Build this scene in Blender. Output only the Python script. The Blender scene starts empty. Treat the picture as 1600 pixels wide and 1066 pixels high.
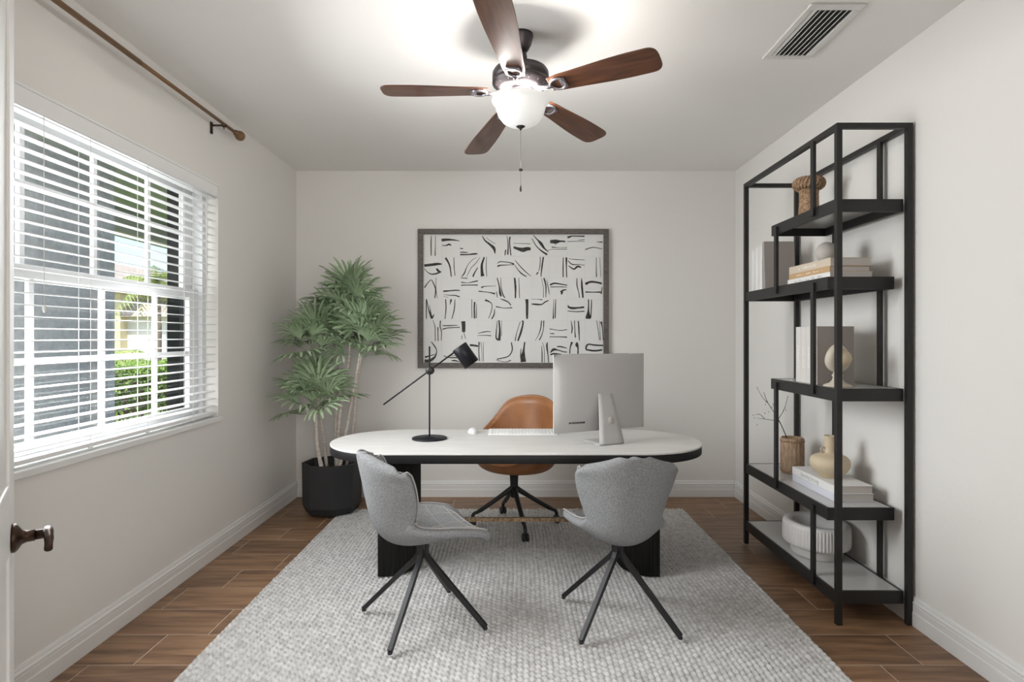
import bpy, bmesh, math, random
import numpy as np
from mathutils import Vector, Matrix

random.seed(7)
rng = np.random.default_rng(7)
C = bpy.context.scene.collection
S = bpy.context.scene
PI = math.pi

# ------------------------------------------------------------------ camera
F = 920.0; HC = 1.346; VX = 801.0; VY = 526.0
cam_d = bpy.data.cameras.new('camera'); cam = bpy.data.objects.new('camera', cam_d); C.objects.link(cam)
cam.location = (0, 0, HC); cam.rotation_euler = (PI/2, 0, 0)
cam_d.sensor_width = 36.0; cam_d.lens = F/1600*36
cam_d.shift_x = -1/1600; cam_d.shift_y = -7/1600
cam_d.clip_start = 0.02; cam_d.clip_end = 300
S.camera = cam

# ------------------------------------------------------------------ world / sun / exposure
S.view_settings.view_transform = 'Standard'; S.view_settings.look = 'None'
S.view_settings.gamma = 1.0; S.view_settings.use_curve_mapping = False
S.view_settings.exposure = 0.0
w = bpy.data.worlds.new('sky'); S.world = w; w.use_nodes = True
nt = w.node_tree; nt.nodes.clear()
sky = nt.nodes.new('ShaderNodeTexSky'); sky.sky_type = 'NISHITA'; sky.sun_disc = False
sky.sun_elevation = math.radians(52); sky.sun_rotation = math.radians(200)
sky.air_density = 1.0; sky.dust_density = 1.5; sky.ozone_density = 1.5
bg = nt.nodes.new('ShaderNodeBackground'); bg.inputs[1].default_value = 0.30
out = nt.nodes.new('ShaderNodeOutputWorld')
nt.links.new(sky.outputs[0], bg.inputs[0]); nt.links.new(bg.outputs[0], out.inputs[0])
sd = bpy.data.lights.new('sun', 'SUN'); sd.energy = 5.0; sd.angle = 0.01; sd.color = (1, .95, .86)
so = bpy.data.objects.new('sun', sd); C.objects.link(so)
so.rotation_euler = Vector((-.12, .52, -.85)).to_track_quat('-Z', 'Y').to_euler()

def area_light(name, loc, direction, sx, sy, energy, col):
    d = bpy.data.lights.new(name, 'AREA'); d.shape = 'RECTANGLE'; d.size = sx; d.size_y = sy
    d.energy = energy; d.color = col
    o = bpy.data.objects.new(name, d); C.objects.link(o); o.location = loc
    o.rotation_euler = Vector(direction).to_track_quat('-Z', 'Z').to_euler()
    return o
# daylight entering through the window, and an added fill light in the unseen hall
WIN = area_light('window_daylight', (-1.80, 2.57, 1.55), (1, .12, -.50), 2.0, 1.2, 62, (.95, .98, 1.0))
WIN.data.spread = math.radians(145)
WOUT = area_light('porch_daylight', (-2.12, 2.57, 1.66), (1, 0, -.1), 2.2, 1.6, 42, (.95, .98, 1.0))
HALL = area_light('hall_fill', (.95, -2.1, 1.75), (-1.55, 4.6, -.25), 1.7, 1.7, 100, (1, .985, .96))
try:
    S.cycles.use_denoising = True
    S.cycles.max_bounces = 8; S.cycles.diffuse_bounces = 5
    S.cycles.sample_clamp_indirect = 6.0
    S.cycles.caustics_reflective = False; S.cycles.caustics_refractive = False
except Exception:
    pass

# ------------------------------------------------------------------ materials
MATS = {}
def M(name, col, rough=.5, metal=0.0, col2=None, scale=8.0, stretch=(1, 1, 1), detail=4.0, contrast=(.35, .65),
      bump=0.0, bscale=60.0, bdist=.002, objrand=0.0, spec=.5, coat=0.0, dist=0.0, trans=0.0, emit=None, bstretch=(1, 1, 1)):
    m = bpy.data.materials.new(name); m.use_nodes = True; t = m.node_tree; N = t.nodes; L = t.links
    p = N['Principled BSDF']
    p.inputs['Roughness'].default_value = rough; p.inputs['Metallic'].default_value = metal
    p.inputs['Specular IOR Level'].default_value = spec
    p.inputs['Coat Weight'].default_value = coat
    p.inputs['Base Color'].default_value = (*col, 1)
    if trans: p.inputs['Transmission Weight'].default_value = trans
    if emit: p.inputs['Emission Color'].default_value = (*emit[0], 1); p.inputs['Emission Strength'].default_value = emit[1]
    tc = N.new('ShaderNodeTexCoord')
    def mapped(st):
        mp = N.new('ShaderNodeMapping'); mp.inputs['Scale'].default_value = st
        if objrand:
            oi = N.new('ShaderNodeObjectInfo'); mul = N.new('ShaderNodeMath'); mul.operation = 'MULTIPLY'; mul.inputs[1].default_value = 37.0
            L.new(oi.outputs['Random'], mul.inputs[0])
            cb = N.new('ShaderNodeCombineXYZ')
            for k in range(3): L.new(mul.outputs[0], cb.inputs[k])
            L.new(cb.outputs[0], mp.inputs['Location'])
        L.new(tc.outputs['Object'], mp.inputs['Vector'])
        return mp
    if col2 is not None:
        n = N.new('ShaderNodeTexNoise'); n.inputs['Scale'].default_value = scale; n.inputs['Detail'].default_value = detail
        n.inputs['Distortion'].default_value = dist
        L.new(mapped(stretch).outputs[0], n.inputs['Vector'])
        r = N.new('ShaderNodeValToRGB')
        r.color_ramp.elements[0].position = contrast[0]; r.color_ramp.elements[1].position = contrast[1]
        r.color_ramp.elements[0].color = (*col, 1); r.color_ramp.elements[1].color = (*col2, 1)
        L.new(n.outputs['Fac'], r.inputs['Fac'])
        src = r.outputs['Color']
        if objrand:
            oi = N.new('ShaderNodeObjectInfo'); mr = N.new('ShaderNodeMapRange')
            mr.inputs['To Min'].default_value = 1-objrand; mr.inputs['To Max'].default_value = 1+objrand
            L.new(oi.outputs['Random'], mr.inputs['Value'])
            hs = N.new('ShaderNodeHueSaturation'); L.new(mr.outputs[0], hs.inputs['Value']); L.new(src, hs.inputs['Color'])
            src = hs.outputs['Color']
        L.new(src, p.inputs['Base Color'])
    if bump:
        n = N.new('ShaderNodeTexNoise'); n.inputs['Scale'].default_value = bscale; n.inputs['Detail'].default_value = 3
        L.new(mapped(bstretch).outputs[0], n.inputs['Vector'])
        b = N.new('ShaderNodeBump'); b.inputs['Strength'].default_value = bump; b.inputs['Distance'].default_value = bdist
        L.new(n.outputs['Fac'], b.inputs['Height']); L.new(b.outputs['Normal'], p.inputs['Normal'])
    MATS[name] = m
    return m

M('wall_paint', (.735, .715, .685), .75, bump=.12, bscale=55, bdist=.003)
M('ceiling_paint', (.84, .825, .80), .85, bump=.15, bscale=45, bdist=.003)
M('trim_white', (.74, .735, .72), .42)
M('door_white', (.78, .775, .76), .4)
M('plank_tile', (.125, .064, .034), .42, col2=(.31, .18, .098), scale=3.2, stretch=(.9, 7.5, 4), detail=9, contrast=(.32, .68),
  objrand=.14, bump=.12, bscale=9, bdist=.002, bstretch=(1, 10, 4), dist=.6)
M('grout', (.56, .46, .37), .9)
M('rug_wool', (.43, .42, .41), .95, col2=(.58, .57, .56), scale=34, detail=3, contrast=(.36, .6), bump=.35, bscale=420, bdist=.001, spec=.15)
M('desk_top', (.57, .55, .525), .42, col2=(.67, .655, .635), scale=3, stretch=(1.2, 16, 4), detail=8, contrast=(.3, .7))
M('black_wood', (.009, .0085, .008), .55, spec=.25, col2=(.017, .016, .0155), scale=5, stretch=(30, 30, 1.2), detail=6, bump=.25, bscale=14, bstretch=(20, 20, 1))
M('black_edge', (.009, .0085, .009), .5, spec=.25)
M('black_metal', (.016, .0155, .016), .42, metal=.3)
M('lamp_black', (.006, .006, .009), .45, spec=.3)
M('shelf_metal', (.020, .0185, .0175), .48, metal=.2)
M('shelf_panel', (.50, .495, .485), .18, spec=.6)
M('grey_fabric', (.165, .168, .173), .95, col2=(.275, .278, .283), scale=210, detail=3, contrast=(.35, .62), bump=.3, bscale=380, bdist=.0008, spec=.15)
M('stitch', (.50, .45, .39), .9)
M('piping_fabric', (.31, .30, .295), .95, bump=.2, bscale=300)
M('tan_leather', (.28, .115, .043), .40, col2=(.36, .155, .062), scale=7, detail=4, bump=.12, bscale=160, bdist=.001)
M('leather_edge', (.15, .063, .026), .5)
M('chair_black', (.012, .012, .013), .45)
M('caster_black', (.008, .008, .009), .5)
M('brass_weave', (.13, .085, .045), .5, metal=.2, col2=(.30, .20, .11), scale=60, stretch=(1.6, 1, 1), detail=1, contrast=(.4, .6))
M('planter_black', (.020, .020, .022), .6, bump=.08, bscale=140)
M('soil', (.03, .022, .016), 1.0, bump=.6, bscale=60)
M('leaf_green', (.20, .30, .155), .5, col2=(.42, .51, .345), scale=7, detail=3, objrand=.16, contrast=(.3, .7))
M('leaf_edge', (.30, .40, .24), .5)
M('stem_bark', (.50, .44, .385), .85, col2=(.72, .66, .60), scale=14, stretch=(2, 2, 6), detail=5, bump=.4, bscale=40, bstretch=(1, 1, 3))
M('frame_wood', (.075, .062, .054), .6, col2=(.135, .118, .106), scale=12, stretch=(2, 2, 12), detail=6)
M('art_paper', (.70, .69, .67), .9, bump=.05, bscale=180)
M('art_mat', (.63, .62, .60), .9)
M('ink', (.022, .020, .020), .85, col2=(.060, .057, .054), scale=40, detail=4)
M('fan_wood', (.045, .016, .008), .32, col2=(.125, .046, .020), scale=5, stretch=(1.2, 9, 9), detail=8, contrast=(.3, .7), coat=.25)
M('fan_bronze', (.065, .055, .058), .38, metal=.75)
M('fan_iron', (.30, .28, .30), .3, metal=.85)
M('bronze_dark', (.055, .032, .022), .3, metal=.8)
M('rod_bronze', (.20, .11, .052), .42, metal=.35)
M('slat_white', (.80, .80, .795), .4)
M('vinyl_white', (.70, .705, .71), .35)
M('cord_white', (.78, .77, .74), .8)
M('vent_white', (.70, .695, .67), .5)
M('vent_dark', (.03, .03, .03), .9)
M('aluminium', (.46, .45, .44), .38, metal=.12, spec=.6)
M('port_black', (.01, .01, .01), .5)
M('plastic_white', (.78, .775, .765), .35)
M('glass_black', (.01, .01, .012), .12)
M('book_white', (.72, .71, .695), .7)
M('book_cream', (.60, .575, .545), .75)
M('book_taupe', (.335, .30, .275), .75)
M('book_greige', (.44, .40, .375), .75)
M('book_ochre', (.50, .325, .165), .7)
M('book_sand', (.56, .48, .38), .7)
M('book_lilac', (.60, .60, .655), .7)
M('pages', (.56, .525, .49), .9, bump=.3, bscale=90, bstretch=(1, 1, 12))
M('letter_white', (.80, .77, .72), .8)
M('letter_grey', (.40, .395, .39), .8)
M('cream_ceramic', (.56, .46, .32), .6, bump=.05, bscale=90)
M('sand_ceramic', (.55, .49, .40), .6, bump=.05, bscale=90)
M('ball_stone', (.47, .435, .40), .7, bump=.06, bscale=90)
M('plaster_white', (.66, .64, .625), .8, bump=.12, bscale=70)
M('wicker', (.20, .115, .062), .85, col2=(.42, .275, .165), scale=70, detail=2, contrast=(.35, .65), bump=.7, bscale=120, bdist=.004)
M('rattan', (.27, .17, .105), .8, col2=(.44, .31, .205), scale=40, stretch=(3, 3, .6), detail=3, bump=.4, bscale=100, bdist=.002)
M('twig_bark', (.045, .032, .024), .9)
M('stucco_grey', (.56, .58, .63), .95, col2=(.66, .68, .72), scale=28, detail=5, bump=.6, bscale=60, bdist=.006)
M('stucco_dark', (.165, .17, .18), .95, col2=(.215, .22, .225), scale=28, detail=5, bump=.6, bscale=60, bdist=.006)
M('porch_ceiling', (.50, .53, .47), .9)
M('porch_beam', (.62, .60, .56), .9, bump=.3, bscale=30)
M('post_charcoal', (.022, .025, .029), .6)
M('house_cream', (.70, .60, .40), .9)
M('house_white', (.75, .73, .68), .9)
M('brick_red', (.42, .17, .09), .9)
M('roof_tile', (.42, .36, .30), .9, col2=(.55, .48, .40), scale=6, bump=.4, bscale=8)
M('house_glass', (.10, .13, .16), .1)
M('lawn', (.16, .23, .07), 1.0, col2=(.26, .33, .11), scale=3)
M('drive', (.55, .53, .50), .95)
M('hedge_leaf', (.13, .26, .035), .6, col2=(.34, .50, .10), scale=4, objrand=.1)
M('hedge_stem', (.16, .09, .06), .9)
M('palm_leaf', (.22, .32, .08), .6, col2=(.42, .48, .17), scale=3)
M('palm_trunk', (.25, .20, .15), .9)

def glass_mat():
    m = bpy.data.materials.new('window_glass'); m.use_nodes = True; t = m.node_tree; t.nodes.clear()
    a = t.nodes.new('ShaderNodeBsdfTransparent'); g = t.nodes.new('ShaderNodeBsdfGlossy'); g.inputs['Roughness'].default_value = .02
    x = t.nodes.new('ShaderNodeMixShader'); x.inputs[0].default_value = .03; o = t.nodes.new('ShaderNodeOutputMaterial')
    t.links.new(a.outputs[0], x.inputs[1]); t.links.new(g.outputs[0], x.inputs[2])
    t.links.new(x.outputs[0], o.inputs[0]); MATS['window_glass'] = m
glass_mat()
def bowl_mat():
    m = bpy.data.materials.new('frosted_glass'); m.use_nodes = True; t = m.node_tree
    p = t.nodes['Principled BSDF']; p.inputs['Base Color'].default_value = (.75, .75, .74, 1); p.inputs['Roughness'].default_value = .4
    p.inputs['Emission Color'].default_value = (1, .985, .96, 1); p.inputs['Emission Strength'].default_value = .30
    MATS['frosted_glass'] = m
bowl_mat()

# ------------------------------------------------------------------ mesh builder
class MB:
    def __init__(s): s.v = []; s.f = []; s.sm = []
    def add(s, vs, fs, smooth=False):
        o = len(s.v); s.v += [tuple(map(float, q)) for q in vs]
        s.f += [tuple(i+o for i in q) for q in fs]; s.sm += [smooth]*len(fs); return s
    def box(s, a, b):
        x0, y0, z0 = a; x1, y1, z1 = b
        return s.add([(x0,y0,z0),(x1,y0,z0),(x1,y1,z0),(x0,y1,z0),(x0,y0,z1),(x1,y0,z1),(x1,y1,z1),(x0,y1,z1)],
                     [(0,3,2,1),(4,5,6,7),(0,1,5,4),(1,2,6,5),(2,3,7,6),(3,0,4,7)])
    def prism(s, poly, z0, z1, smooth=False):   # poly in xy, counter-clockwise
        n = len(poly)
        s.add([(x, y, z0) for x, y in poly]+[(x, y, z1) for x, y in poly], [tuple(range(n-1, -1, -1)), tuple(range(n, 2*n))])
        o = len(s.v)-2*n
        fs = [(o+i, o+(i+1) % n, o+n+(i+1) % n, o+n+i) for i in range(n)]
        s.f += fs; s.sm += [smooth]*n; return s
    def tube(s, pts, rad, n=10, square=False, caps=True, up=None):
        P = [Vector(p) for p in pts]; rad = rad if isinstance(rad, (list, tuple)) else [rad]*len(P)
        if square: n = 4
        vs = []; t0 = (P[1]-P[0]).normalized()
        ref = Vector(up) if up else (Vector((0, 0, 1)) if abs(t0.z) < .9 else Vector((1, 0, 0)))
        nrm = (ref-t0*ref.dot(t0)).normalized()
        for i, p in enumerate(P):
            if i == 0: t = t0
            elif i == len(P)-1: t = (P[i]-P[i-1]).normalized()
            else: t = ((P[i+1]-P[i]).normalized()+(P[i]-P[i-1]).normalized()).normalized()
            nrm = (nrm-t*nrm.dot(t)).normalized(); bn = t.cross(nrm)
            for k in range(n):
                a = 2*PI*(k+(.5 if square else 0))/n; r = rad[i]*(math.sqrt(2) if square else 1)
                vs.append(p+(nrm*math.cos(a)+bn*math.sin(a))*r)
        fs = [(i*n+k, i*n+(k+1) % n, (i+1)*n+(k+1) % n, (i+1)*n+k) for i in range(len(P)-1) for k in range(n)]
        s.add(vs, fs, not square)
        if caps:
            o = len(s.v)-len(vs)
            s.f += [tuple(o+k for k in range(n-1, -1, -1)), tuple(o+(len(P)-1)*n+k for k in range(n))]; s.sm += [False]*2
        return s
    def lathe(s, prof, n=32, c=(0, 0, 0), sx=1, sy=1, smooth=True, axis='z', mod=None):
        vs = []
        for j, (r, z) in enumerate(prof):
            for k in range(n):
                a = 2*PI*k/n; q = r if mod is None else mod(r, z, a, k)
                x, y = q*math.cos(a)*sx, q*math.sin(a)*sy
                vs.append((c[0]+x, c[1]+y, c[2]+z) if axis == 'z' else ((c[0]+z, c[1]+x, c[2]+y) if axis == 'x' else (c[0]+x, c[1]+z, c[2]-y)))
        fs = [(j*n+k, j*n+(k+1) % n, (j+1)*n+(k+1) % n, (j+1)*n+k) for j in range(len(prof)-1) for k in range(n)]
        s.add(vs, fs, smooth); o = len(s.v)-len(vs)
        if prof[0][0] > 1e-6: s.f.append(tuple(o+k for k in range(n-1, -1, -1))); s.sm.append(False)
        if prof[-1][0] > 1e-6: s.f.append(tuple(o+(len(prof)-1)*n+k for k in range(n))); s.sm.append(False)
        return s
    def grid(s, fn, nu, nv, wrap_u=False, smooth=True):
        vs = [fn(i/(nu if wrap_u else nu-1), j/(nv-1)) for j in range(nv) for i in range(nu)]
        m = nu if wrap_u else nu-1
        fs = [(j*nu+i, j*nu+(i+1) % nu, (j+1)*nu+(i+1) % nu, (j+1)*nu+i) for j in range(nv-1) for i in range(m)]
        return s.add(vs, fs, smooth)
    def xf(s, mtx, start=0):
        for i in range(start, len(s.v)): s.v[i] = tuple(mtx @ Vector(s.v[i]))
        return s
    def mesh(s, name):
        me = bpy.data.meshes.new(name); me.from_pydata(s.v, [], s.f)
        me.polygons.foreach_set('use_smooth', s.sm); me.update(); return me

def fixn(me):
    bm = bmesh.new(); bm.from_mesh(me); bmesh.ops.remove_doubles(bm, verts=bm.verts, dist=1e-6)
    bmesh.ops.recalc_face_normals(bm, faces=bm.faces); bm.to_mesh(me); bm.free()

def obj(name, mb, mat, parent=None, world=False, bevel=0, solid=0, sub=0, solid_off=0.0, label=None, fix=False):
    if isinstance(mb, MB):
        if world and parent is not None:
            l = parent.location; mb.v = [(a-l.x, b-l.y, c-l.z) for a, b, c in mb.v]
        me = mb.mesh(name)
        if fix: fixn(me)
        me.materials.append(MATS[mat])
    else: me = mb
    o = bpy.data.objects.new(name, me); C.objects.link(o)
    if parent is not None: o.parent = parent
    if solid:
        m = o.modifiers.new('s', 'SOLIDIFY'); m.thickness = solid; m.offset = solid_off; m.use_even_offset = False
    if bevel:
        m = o.modifiers.new('b', 'BEVEL'); m.width = bevel; m.segments = 2; m.limit_method = 'ANGLE'; m.angle_limit = .6
    if sub:
        m = o.modifiers.new('u', 'SUBSURF'); m.levels = sub; m.render_levels = sub
    if label: o['label'] = label
    return o
def tag(o, label, cat, group=None):
    o['label'] = label; o['category'] = cat
    if group: o['group'] = group
    return o
def thing(name, label, cat, loc=(0, 0, 0), rotz=0, group=None):
    o = bpy.data.objects.new(name, None); C.objects.link(o); o.empty_display_size = .1
    o.location = loc; o.rotation_euler = (0, 0, rotz); return tag(o, label, cat, group)
def struct(name, mb, mat, label=None, **k):
    o = obj(name, mb, mat, **k); o['kind'] = 'structure'
    if label: o['label'] = label
    return o
def smoothstep(a, b, x):
    t = min(1, max(0, (x-a)/(b-a))); return t*t*(3-2*t)
def interp(keys, t):      # smooth (Catmull-Rom) interpolation of tuples (t, a, b, ...)
    n = len(keys)
    if t <= keys[0][0]: return keys[0][1:]
    if t >= keys[-1][0]: return keys[-1][1:]
    for i in range(n-1):
        if keys[i][0] <= t <= keys[i+1][0]:
            k0, k1, k2, k3 = keys[max(i-1, 0)], keys[i], keys[i+1], keys[min(i+2, n-1)]
            u = (t-k1[0])/(k2[0]-k1[0]); h = k2[0]-k1[0]; r = []
            for j in range(1, len(k1)):
                m1 = (k2[j]-k0[j])/(k2[0]-k0[0])*h if k2[0] != k0[0] else 0
                m2 = (k3[j]-k1[j])/(k3[0]-k1[0])*h if k3[0] != k1[0] else 0
                r.append((2*u**3-3*u*u+1)*k1[j]+(u**3-2*u*u+u)*m1+(-2*u**3+3*u*u)*k2[j]+(u**3-u*u)*m2)
            return tuple(r)
def catmull(pts, sub=4):
    keys = [(i, *p) for i, p in enumerate(pts)]
    m = (len(pts)-1)*sub
    return [interp(keys, i/sub) for i in range(m+1)]

# ------------------------------------------------------------------ room shell
XL, XR, YB, YF, ZC = -1.82, 1.875, 4.952, .72, 2.74
WY0, WY1, WZ0, WZ1 = 1.50, 3.64, .845, 2.285          # window opening
# floor: grout bed with wood-look tile planks
floor = struct('floor', MB().box((-2.02, -3.2, -.12), (2.075, 5.15, -.0012)), 'grout', 'brown wood-look plank tile floor with pale grout lines')
PW, PL = .2464, 1.08
r0 = 2.4124
joints = [-1.557, -1.376, -1.735]
plank_mesh = {}
k0 = math.floor((-3.0-r0)/PW)
for k in range(k0, 12):
    y0 = r0+k*PW; y1 = y0+PW
    if y0 > YB: break
    y1 = min(y1, YB); j = joints[k % 3]-PL*2
    while j < XR:
        x0, x1 = max(j, XL), min(j+PL, XR); j += PL
        if x1-x0 < .02: continue
        key = (round(x1-x0, 3), round(y1-y0, 3))
        if key not in plank_mesh:
            a, b = (x1-x0)/2-.0020, (y1-y0)/2-.0020
            mb = MB(); mb.box((-a, -b, -.004), (a, b, -.0008))
            # small chamfer on the top edge
            mb = MB().add([(-a,-b,-.004),(a,-b,-.004),(a,b,-.004),(-a,b,-.004),(-a,-b,-.0008),(a,-b,-.0008),(a,b,-.0008),(-a,b,-.0008),
                           (-a+.001,-b+.001,0),(a-.001,-b+.001,0),(a-.001,b-.001,0),(-a+.001,b-.001,0)],
                          [(0,1,5,4),(1,2,6,5),(2,3,7,6),(3,0,4,7),(4,5,9,8),(5,6,10,9),(6,7,11,10),(7,4,8,11),(8,9,10,11)])
            me = mb.mesh('plank'); me.materials.append(MATS['plank_tile']); plank_mesh[key] = me
        o = obj('plank', plank_mesh[key], None, floor); o.location = ((x0+x1)/2, (y0+y1)/2, 0)

struct('ceiling', MB().box((-2.02, -3.2, ZC), (2.075, 5.15, ZC+.15)), 'ceiling_paint', 'flat off-white ceiling')
wl = MB()
wl.box((XL-.2, YF, 0), (XL, WY0, ZC)).box((XL-.2, WY1, 0), (XL, YB+.2, ZC)).box((XL-.2, WY0, 0), (XL, WY1, WZ0)).box((XL-.2, WY0, WZ1), (XL, WY1, ZC))
struct('wall_left', wl, 'wall_paint', 'greige painted wall with the window')
struct('wall_right', MB().box((XR, YF, 0), (XR+.2, YB+.2, ZC)), 'wall_paint', 'greige painted wall behind the shelving unit')
struct('wall_back', MB().box((XL, YB, 0), (XR, YB+.2, ZC)), 'wall_paint', 'greige painted wall behind the framed artwork')
DX0, DX1, DZ = -.70, .74, 2.40
wf = MB().box((XL-.2, YF-.12, 0), (DX0, YF, ZC)).box((DX1, YF-.12, 0), (XR+.2, YF, ZC)).box((DX0, YF-.12, DZ), (DX1, YF, ZC))
struct('wall_front', wf, 'wall_paint', 'wall with the double-door opening')
hw = MB().box((-2.02, -3.2, 0), (-1.82, YF-.12, ZC)).box((1.875, -3.2, 0), (2.075, YF-.12, ZC)).box((-2.02, -3.2, 0), (2.075, -3.0, ZC))
struct('wall_hall', hw, 'wall_paint', 'hall walls outside the double doors')

# baseboards with a stepped profile
prof = [(0, 0), (.016, 0), (.016, .062), (.0135, .068), (.0135, .096), (.0115, .099), (.0145, .103), (.0145, .110), (.009, .118), (.009, .123), (.0055, .133), (0, .134)]
def baseboard(name, p0, p1, inward):
    mb = MB(); p0, p1, nn = Vector(p0), Vector(p1), Vector(inward); n = len(prof)
    vs = [p+nn*a+Vector((0, 0, b)) for p in (p0, p1) for a, b in prof]
    fs = [(i, (i+1) % n, n+(i+1) % n, n+i) for i in range(n)]+[tuple(range(n)), tuple(range(2*n-1, n-1, -1))]
    mb.add(vs, fs); return struct(name, mb, 'trim_white', fix=True)
baseboard('baseboard_left', (XL, YF, 0), (XL, YB, 0), (1, 0, 0))
baseboard('baseboard_right', (XR, YF, 0), (XR, YB, 0), (-1, 0, 0))
baseboard('baseboard_back', (XL+.016, YB, 0), (XR-.016, YB, 0), (0, -1, 0))

# ------------------------------------------------------------------ window (single hung, with muntins)
win = struct('window_1', MB().box((-1.995, WY0, WZ0), (-1.90, WY0+.035, WZ1)).box((-1.995, WY1-.035, WZ0), (-1.90, WY1, WZ1))
             .box((-1.995, WY0+.035, WZ0), (-1.90, WY1-.035, WZ0+.03)).box((-1.995, WY0+.035, WZ1-.035), (-1.90, WY1-.035, WZ1)), 'vinyl_white',
             'white single-hung window with muntins and open blinds')
def sash(xc, z0, z1, zm, name):
    a, b = WY0+.035, WY1-.035; th = .014
    fr = MB().box((xc-th, a, z0), (xc+th, a+.06, z1)).box((xc-th, b-.095, z0), (xc+th, b, z1))
    fr.box((xc-th, a+.06, z0), (xc+th, b-.095, z0+.05)).box((xc-th, a+.06, z1-.055), (xc+th, b-.095, z1))
    s = obj(name, fr, 'vinyl_white', win, bevel=.003)
    ys = [1.95, 2.363, 2.778, 3.19]
    for y in ys: obj('muntin', MB().box((xc-.009, y-.012, z0+.05), (xc+.009, y+.012, z1-.055)), 'vinyl_white', s)
    obj('muntin', MB().box((xc-.0085, a+.06, zm-.012), (xc+.0085, b-.095, zm+.012)), 'vinyl_white', s)
    edges = [a+.06]+ys+[b-.095]
    for i in range(5):
        for (p, q) in ((z0+.05, zm), (zm, z1-.055)):
            obj('pane', MB().box((xc-.0015, edges[i], p), (xc+.0015, edges[i+1], q)), 'window_glass', s)
    return s
sash(-1.940, .875, 1.632, 1.247, 'lower_sash')
sash(-1.978, 1.57, 2.25, 1.962, 'upper_sash')
sl = MB().box((-1.90, WY0, WZ0-.004), (XL, WY1, WZ0+.008)).box((XL, WY0-.03, WZ0-.022), (XL+.022, WY1+.012, WZ0+.008))
obj('window_sill', sl, 'trim_white', win, bevel=.004)

# blinds
bl = thing('window_blind', 'white two-inch slat blind hanging open across the window', 'blind', (-1.853, 2.57, WZ0))
L2 = (WY1-WY0)/2-.012
obj('headrail', MB().box((-.028, -L2, 1.375), (.024, L2, 1.435)), 'slat_white', bl, bevel=.003)
obj('valance', MB().box((.024, -L2-.004, 1.358), (.033, L2+.010, 1.440)).box((.024, -L2-.004, 1.428), (.040, L2+.014, 1.440)), 'slat_white', bl, bevel=.003)
def slat_mesh():
    mb = MB(); pr = []
    for i in range(5):
        x = -.025+.05*i/4; pr.append((x, .0022*math.cos((i-2)/2*PI/2)))
    top = [(x, z+.0013) for x, z in pr]; bot = [(x, z-.0013) for x, z in reversed(pr)]; poly = top+bot; n = len(poly)
    vs = [(x, y, z) for y in (-L2, L2) for x, z in poly]
    fs = [(i, (i+1) % n, n+(i+1) % n, n+i) for i in range(n)]+[tuple(range(n)), tuple(range(2*n-1, n-1, -1))]
    mb.add(vs, fs); me = mb.mesh('slat'); fixn(me); me.materials.append(MATS['slat_white']); return me
sm_ = slat_mesh()
zs = .075
while zs < 1.36:
    o = obj('slat', sm_, None, bl); o.location = (0, 0, zs); o.rotation_euler = (0, math.radians(3), 0); zs += .0455
obj('bottom_rail', MB().box((-.026, -L2, .022), (.026, L2, .040)), 'slat_white', bl, bevel=.004)
for y in (-.82, -.45, -.02, .38, .80):
    obj('ladder_cord', MB().tube([(.026, y, .03), (.026, y, 1.37)], .0011, 5).tube([(-.026, y, .03), (-.026, y, 1.37)], .0011, 5), 'cord_white', bl)
    obj('cord_plug', MB().box((.020, y-.012, .018), (.030, y+.012, .030)), 'slat_white', bl, bevel=.002)
obj('pull_cord', MB().tube([(.032, -.28, .62), (.030, -.28, 1.36)], .0012, 5).lathe([(0, 0), (.005, .004), (.007, .02), (.003, .03), (0, .031)], 10, (.032, -.28, .592)), 'cord_white', bl)
obj('tilt_wand', MB().tube([(.034, .93, .86), (.032, .93, 1.36)], .004, 6), 'slat_white', bl)

# ------------------------------------------------------------------ double doors behind the camera position
def door(name, hinge, edge, side, label):
    h, e = Vector((*hinge, 0)), Vector((*edge, 0)); L = (e-h).length
    ang = math.atan2((e-h).y, (e-h).x)
    d = bpy.data.objects.new(name, None); C.objects.link(d); d.location = h; d.rotation_euler = (0, 0, ang); d['kind'] = 'structure'; d['label'] = label
    s = side; t = .038; Z = 2.385                       # local x along the leaf, y = -s is the side facing the room's middle
    y0, y1 = (0, s*t) if s > 0 else (s*t, 0)
    obj('slab', MB().box((0, y0+.006, .012), (L, y1-.006, Z)), 'door_white', d)
    for ya, yb in ((y0, y0+.008), (y1-.008, y1)):
        fr = MB().box((0, ya, .012), (.10, yb, Z)).box((L-.10, ya, .012), (L, yb, Z))
        for za, zb in ((.012, .22), (.88, 1.03), (2.24, Z)): fr.box((.10, ya, za), (L-.10, yb, zb))
        obj('stile_frame', fr, 'door_white', d, bevel=.004)
    return d, L
dl, L = door('door_1', (-.683, .72), (-1.13, 1.335), 1, 'white panelled door leaf opened inward at the left, with bronze lever')
hz = .905
hd = MB().lathe([(0, 0), (.031, 0), (.031, .006), (.027, .011), (.016, .018), (.0125, .026), (.0125, .040)], 24, axis='y')
hd.lathe([(.0105, .034), (.0105, .056), (.013, .058), (.013, .068), (.010, .070), (0, .070)], 18, axis='y')
hd.tube(catmull([(.004, .062, .006), (-.02, .064, .005), (-.045, .066, -.003), (-.07, .066, -.016)]), [.010]*5+[.009]*4+[.008]*4, 10)
hd.xf(Matrix.Translation((L-.062, 0, hz)) @ Matrix.Scale(-1, 4, (0, 1, 0)))
obj('door_handle', hd, 'bronze_dark', dl, fix=True, label='dark bronze lever door handle')
door('door_2', (.70, .72), (1.24, 1.255), -1, 'white panelled door leaf opened inward at the right')

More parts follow.
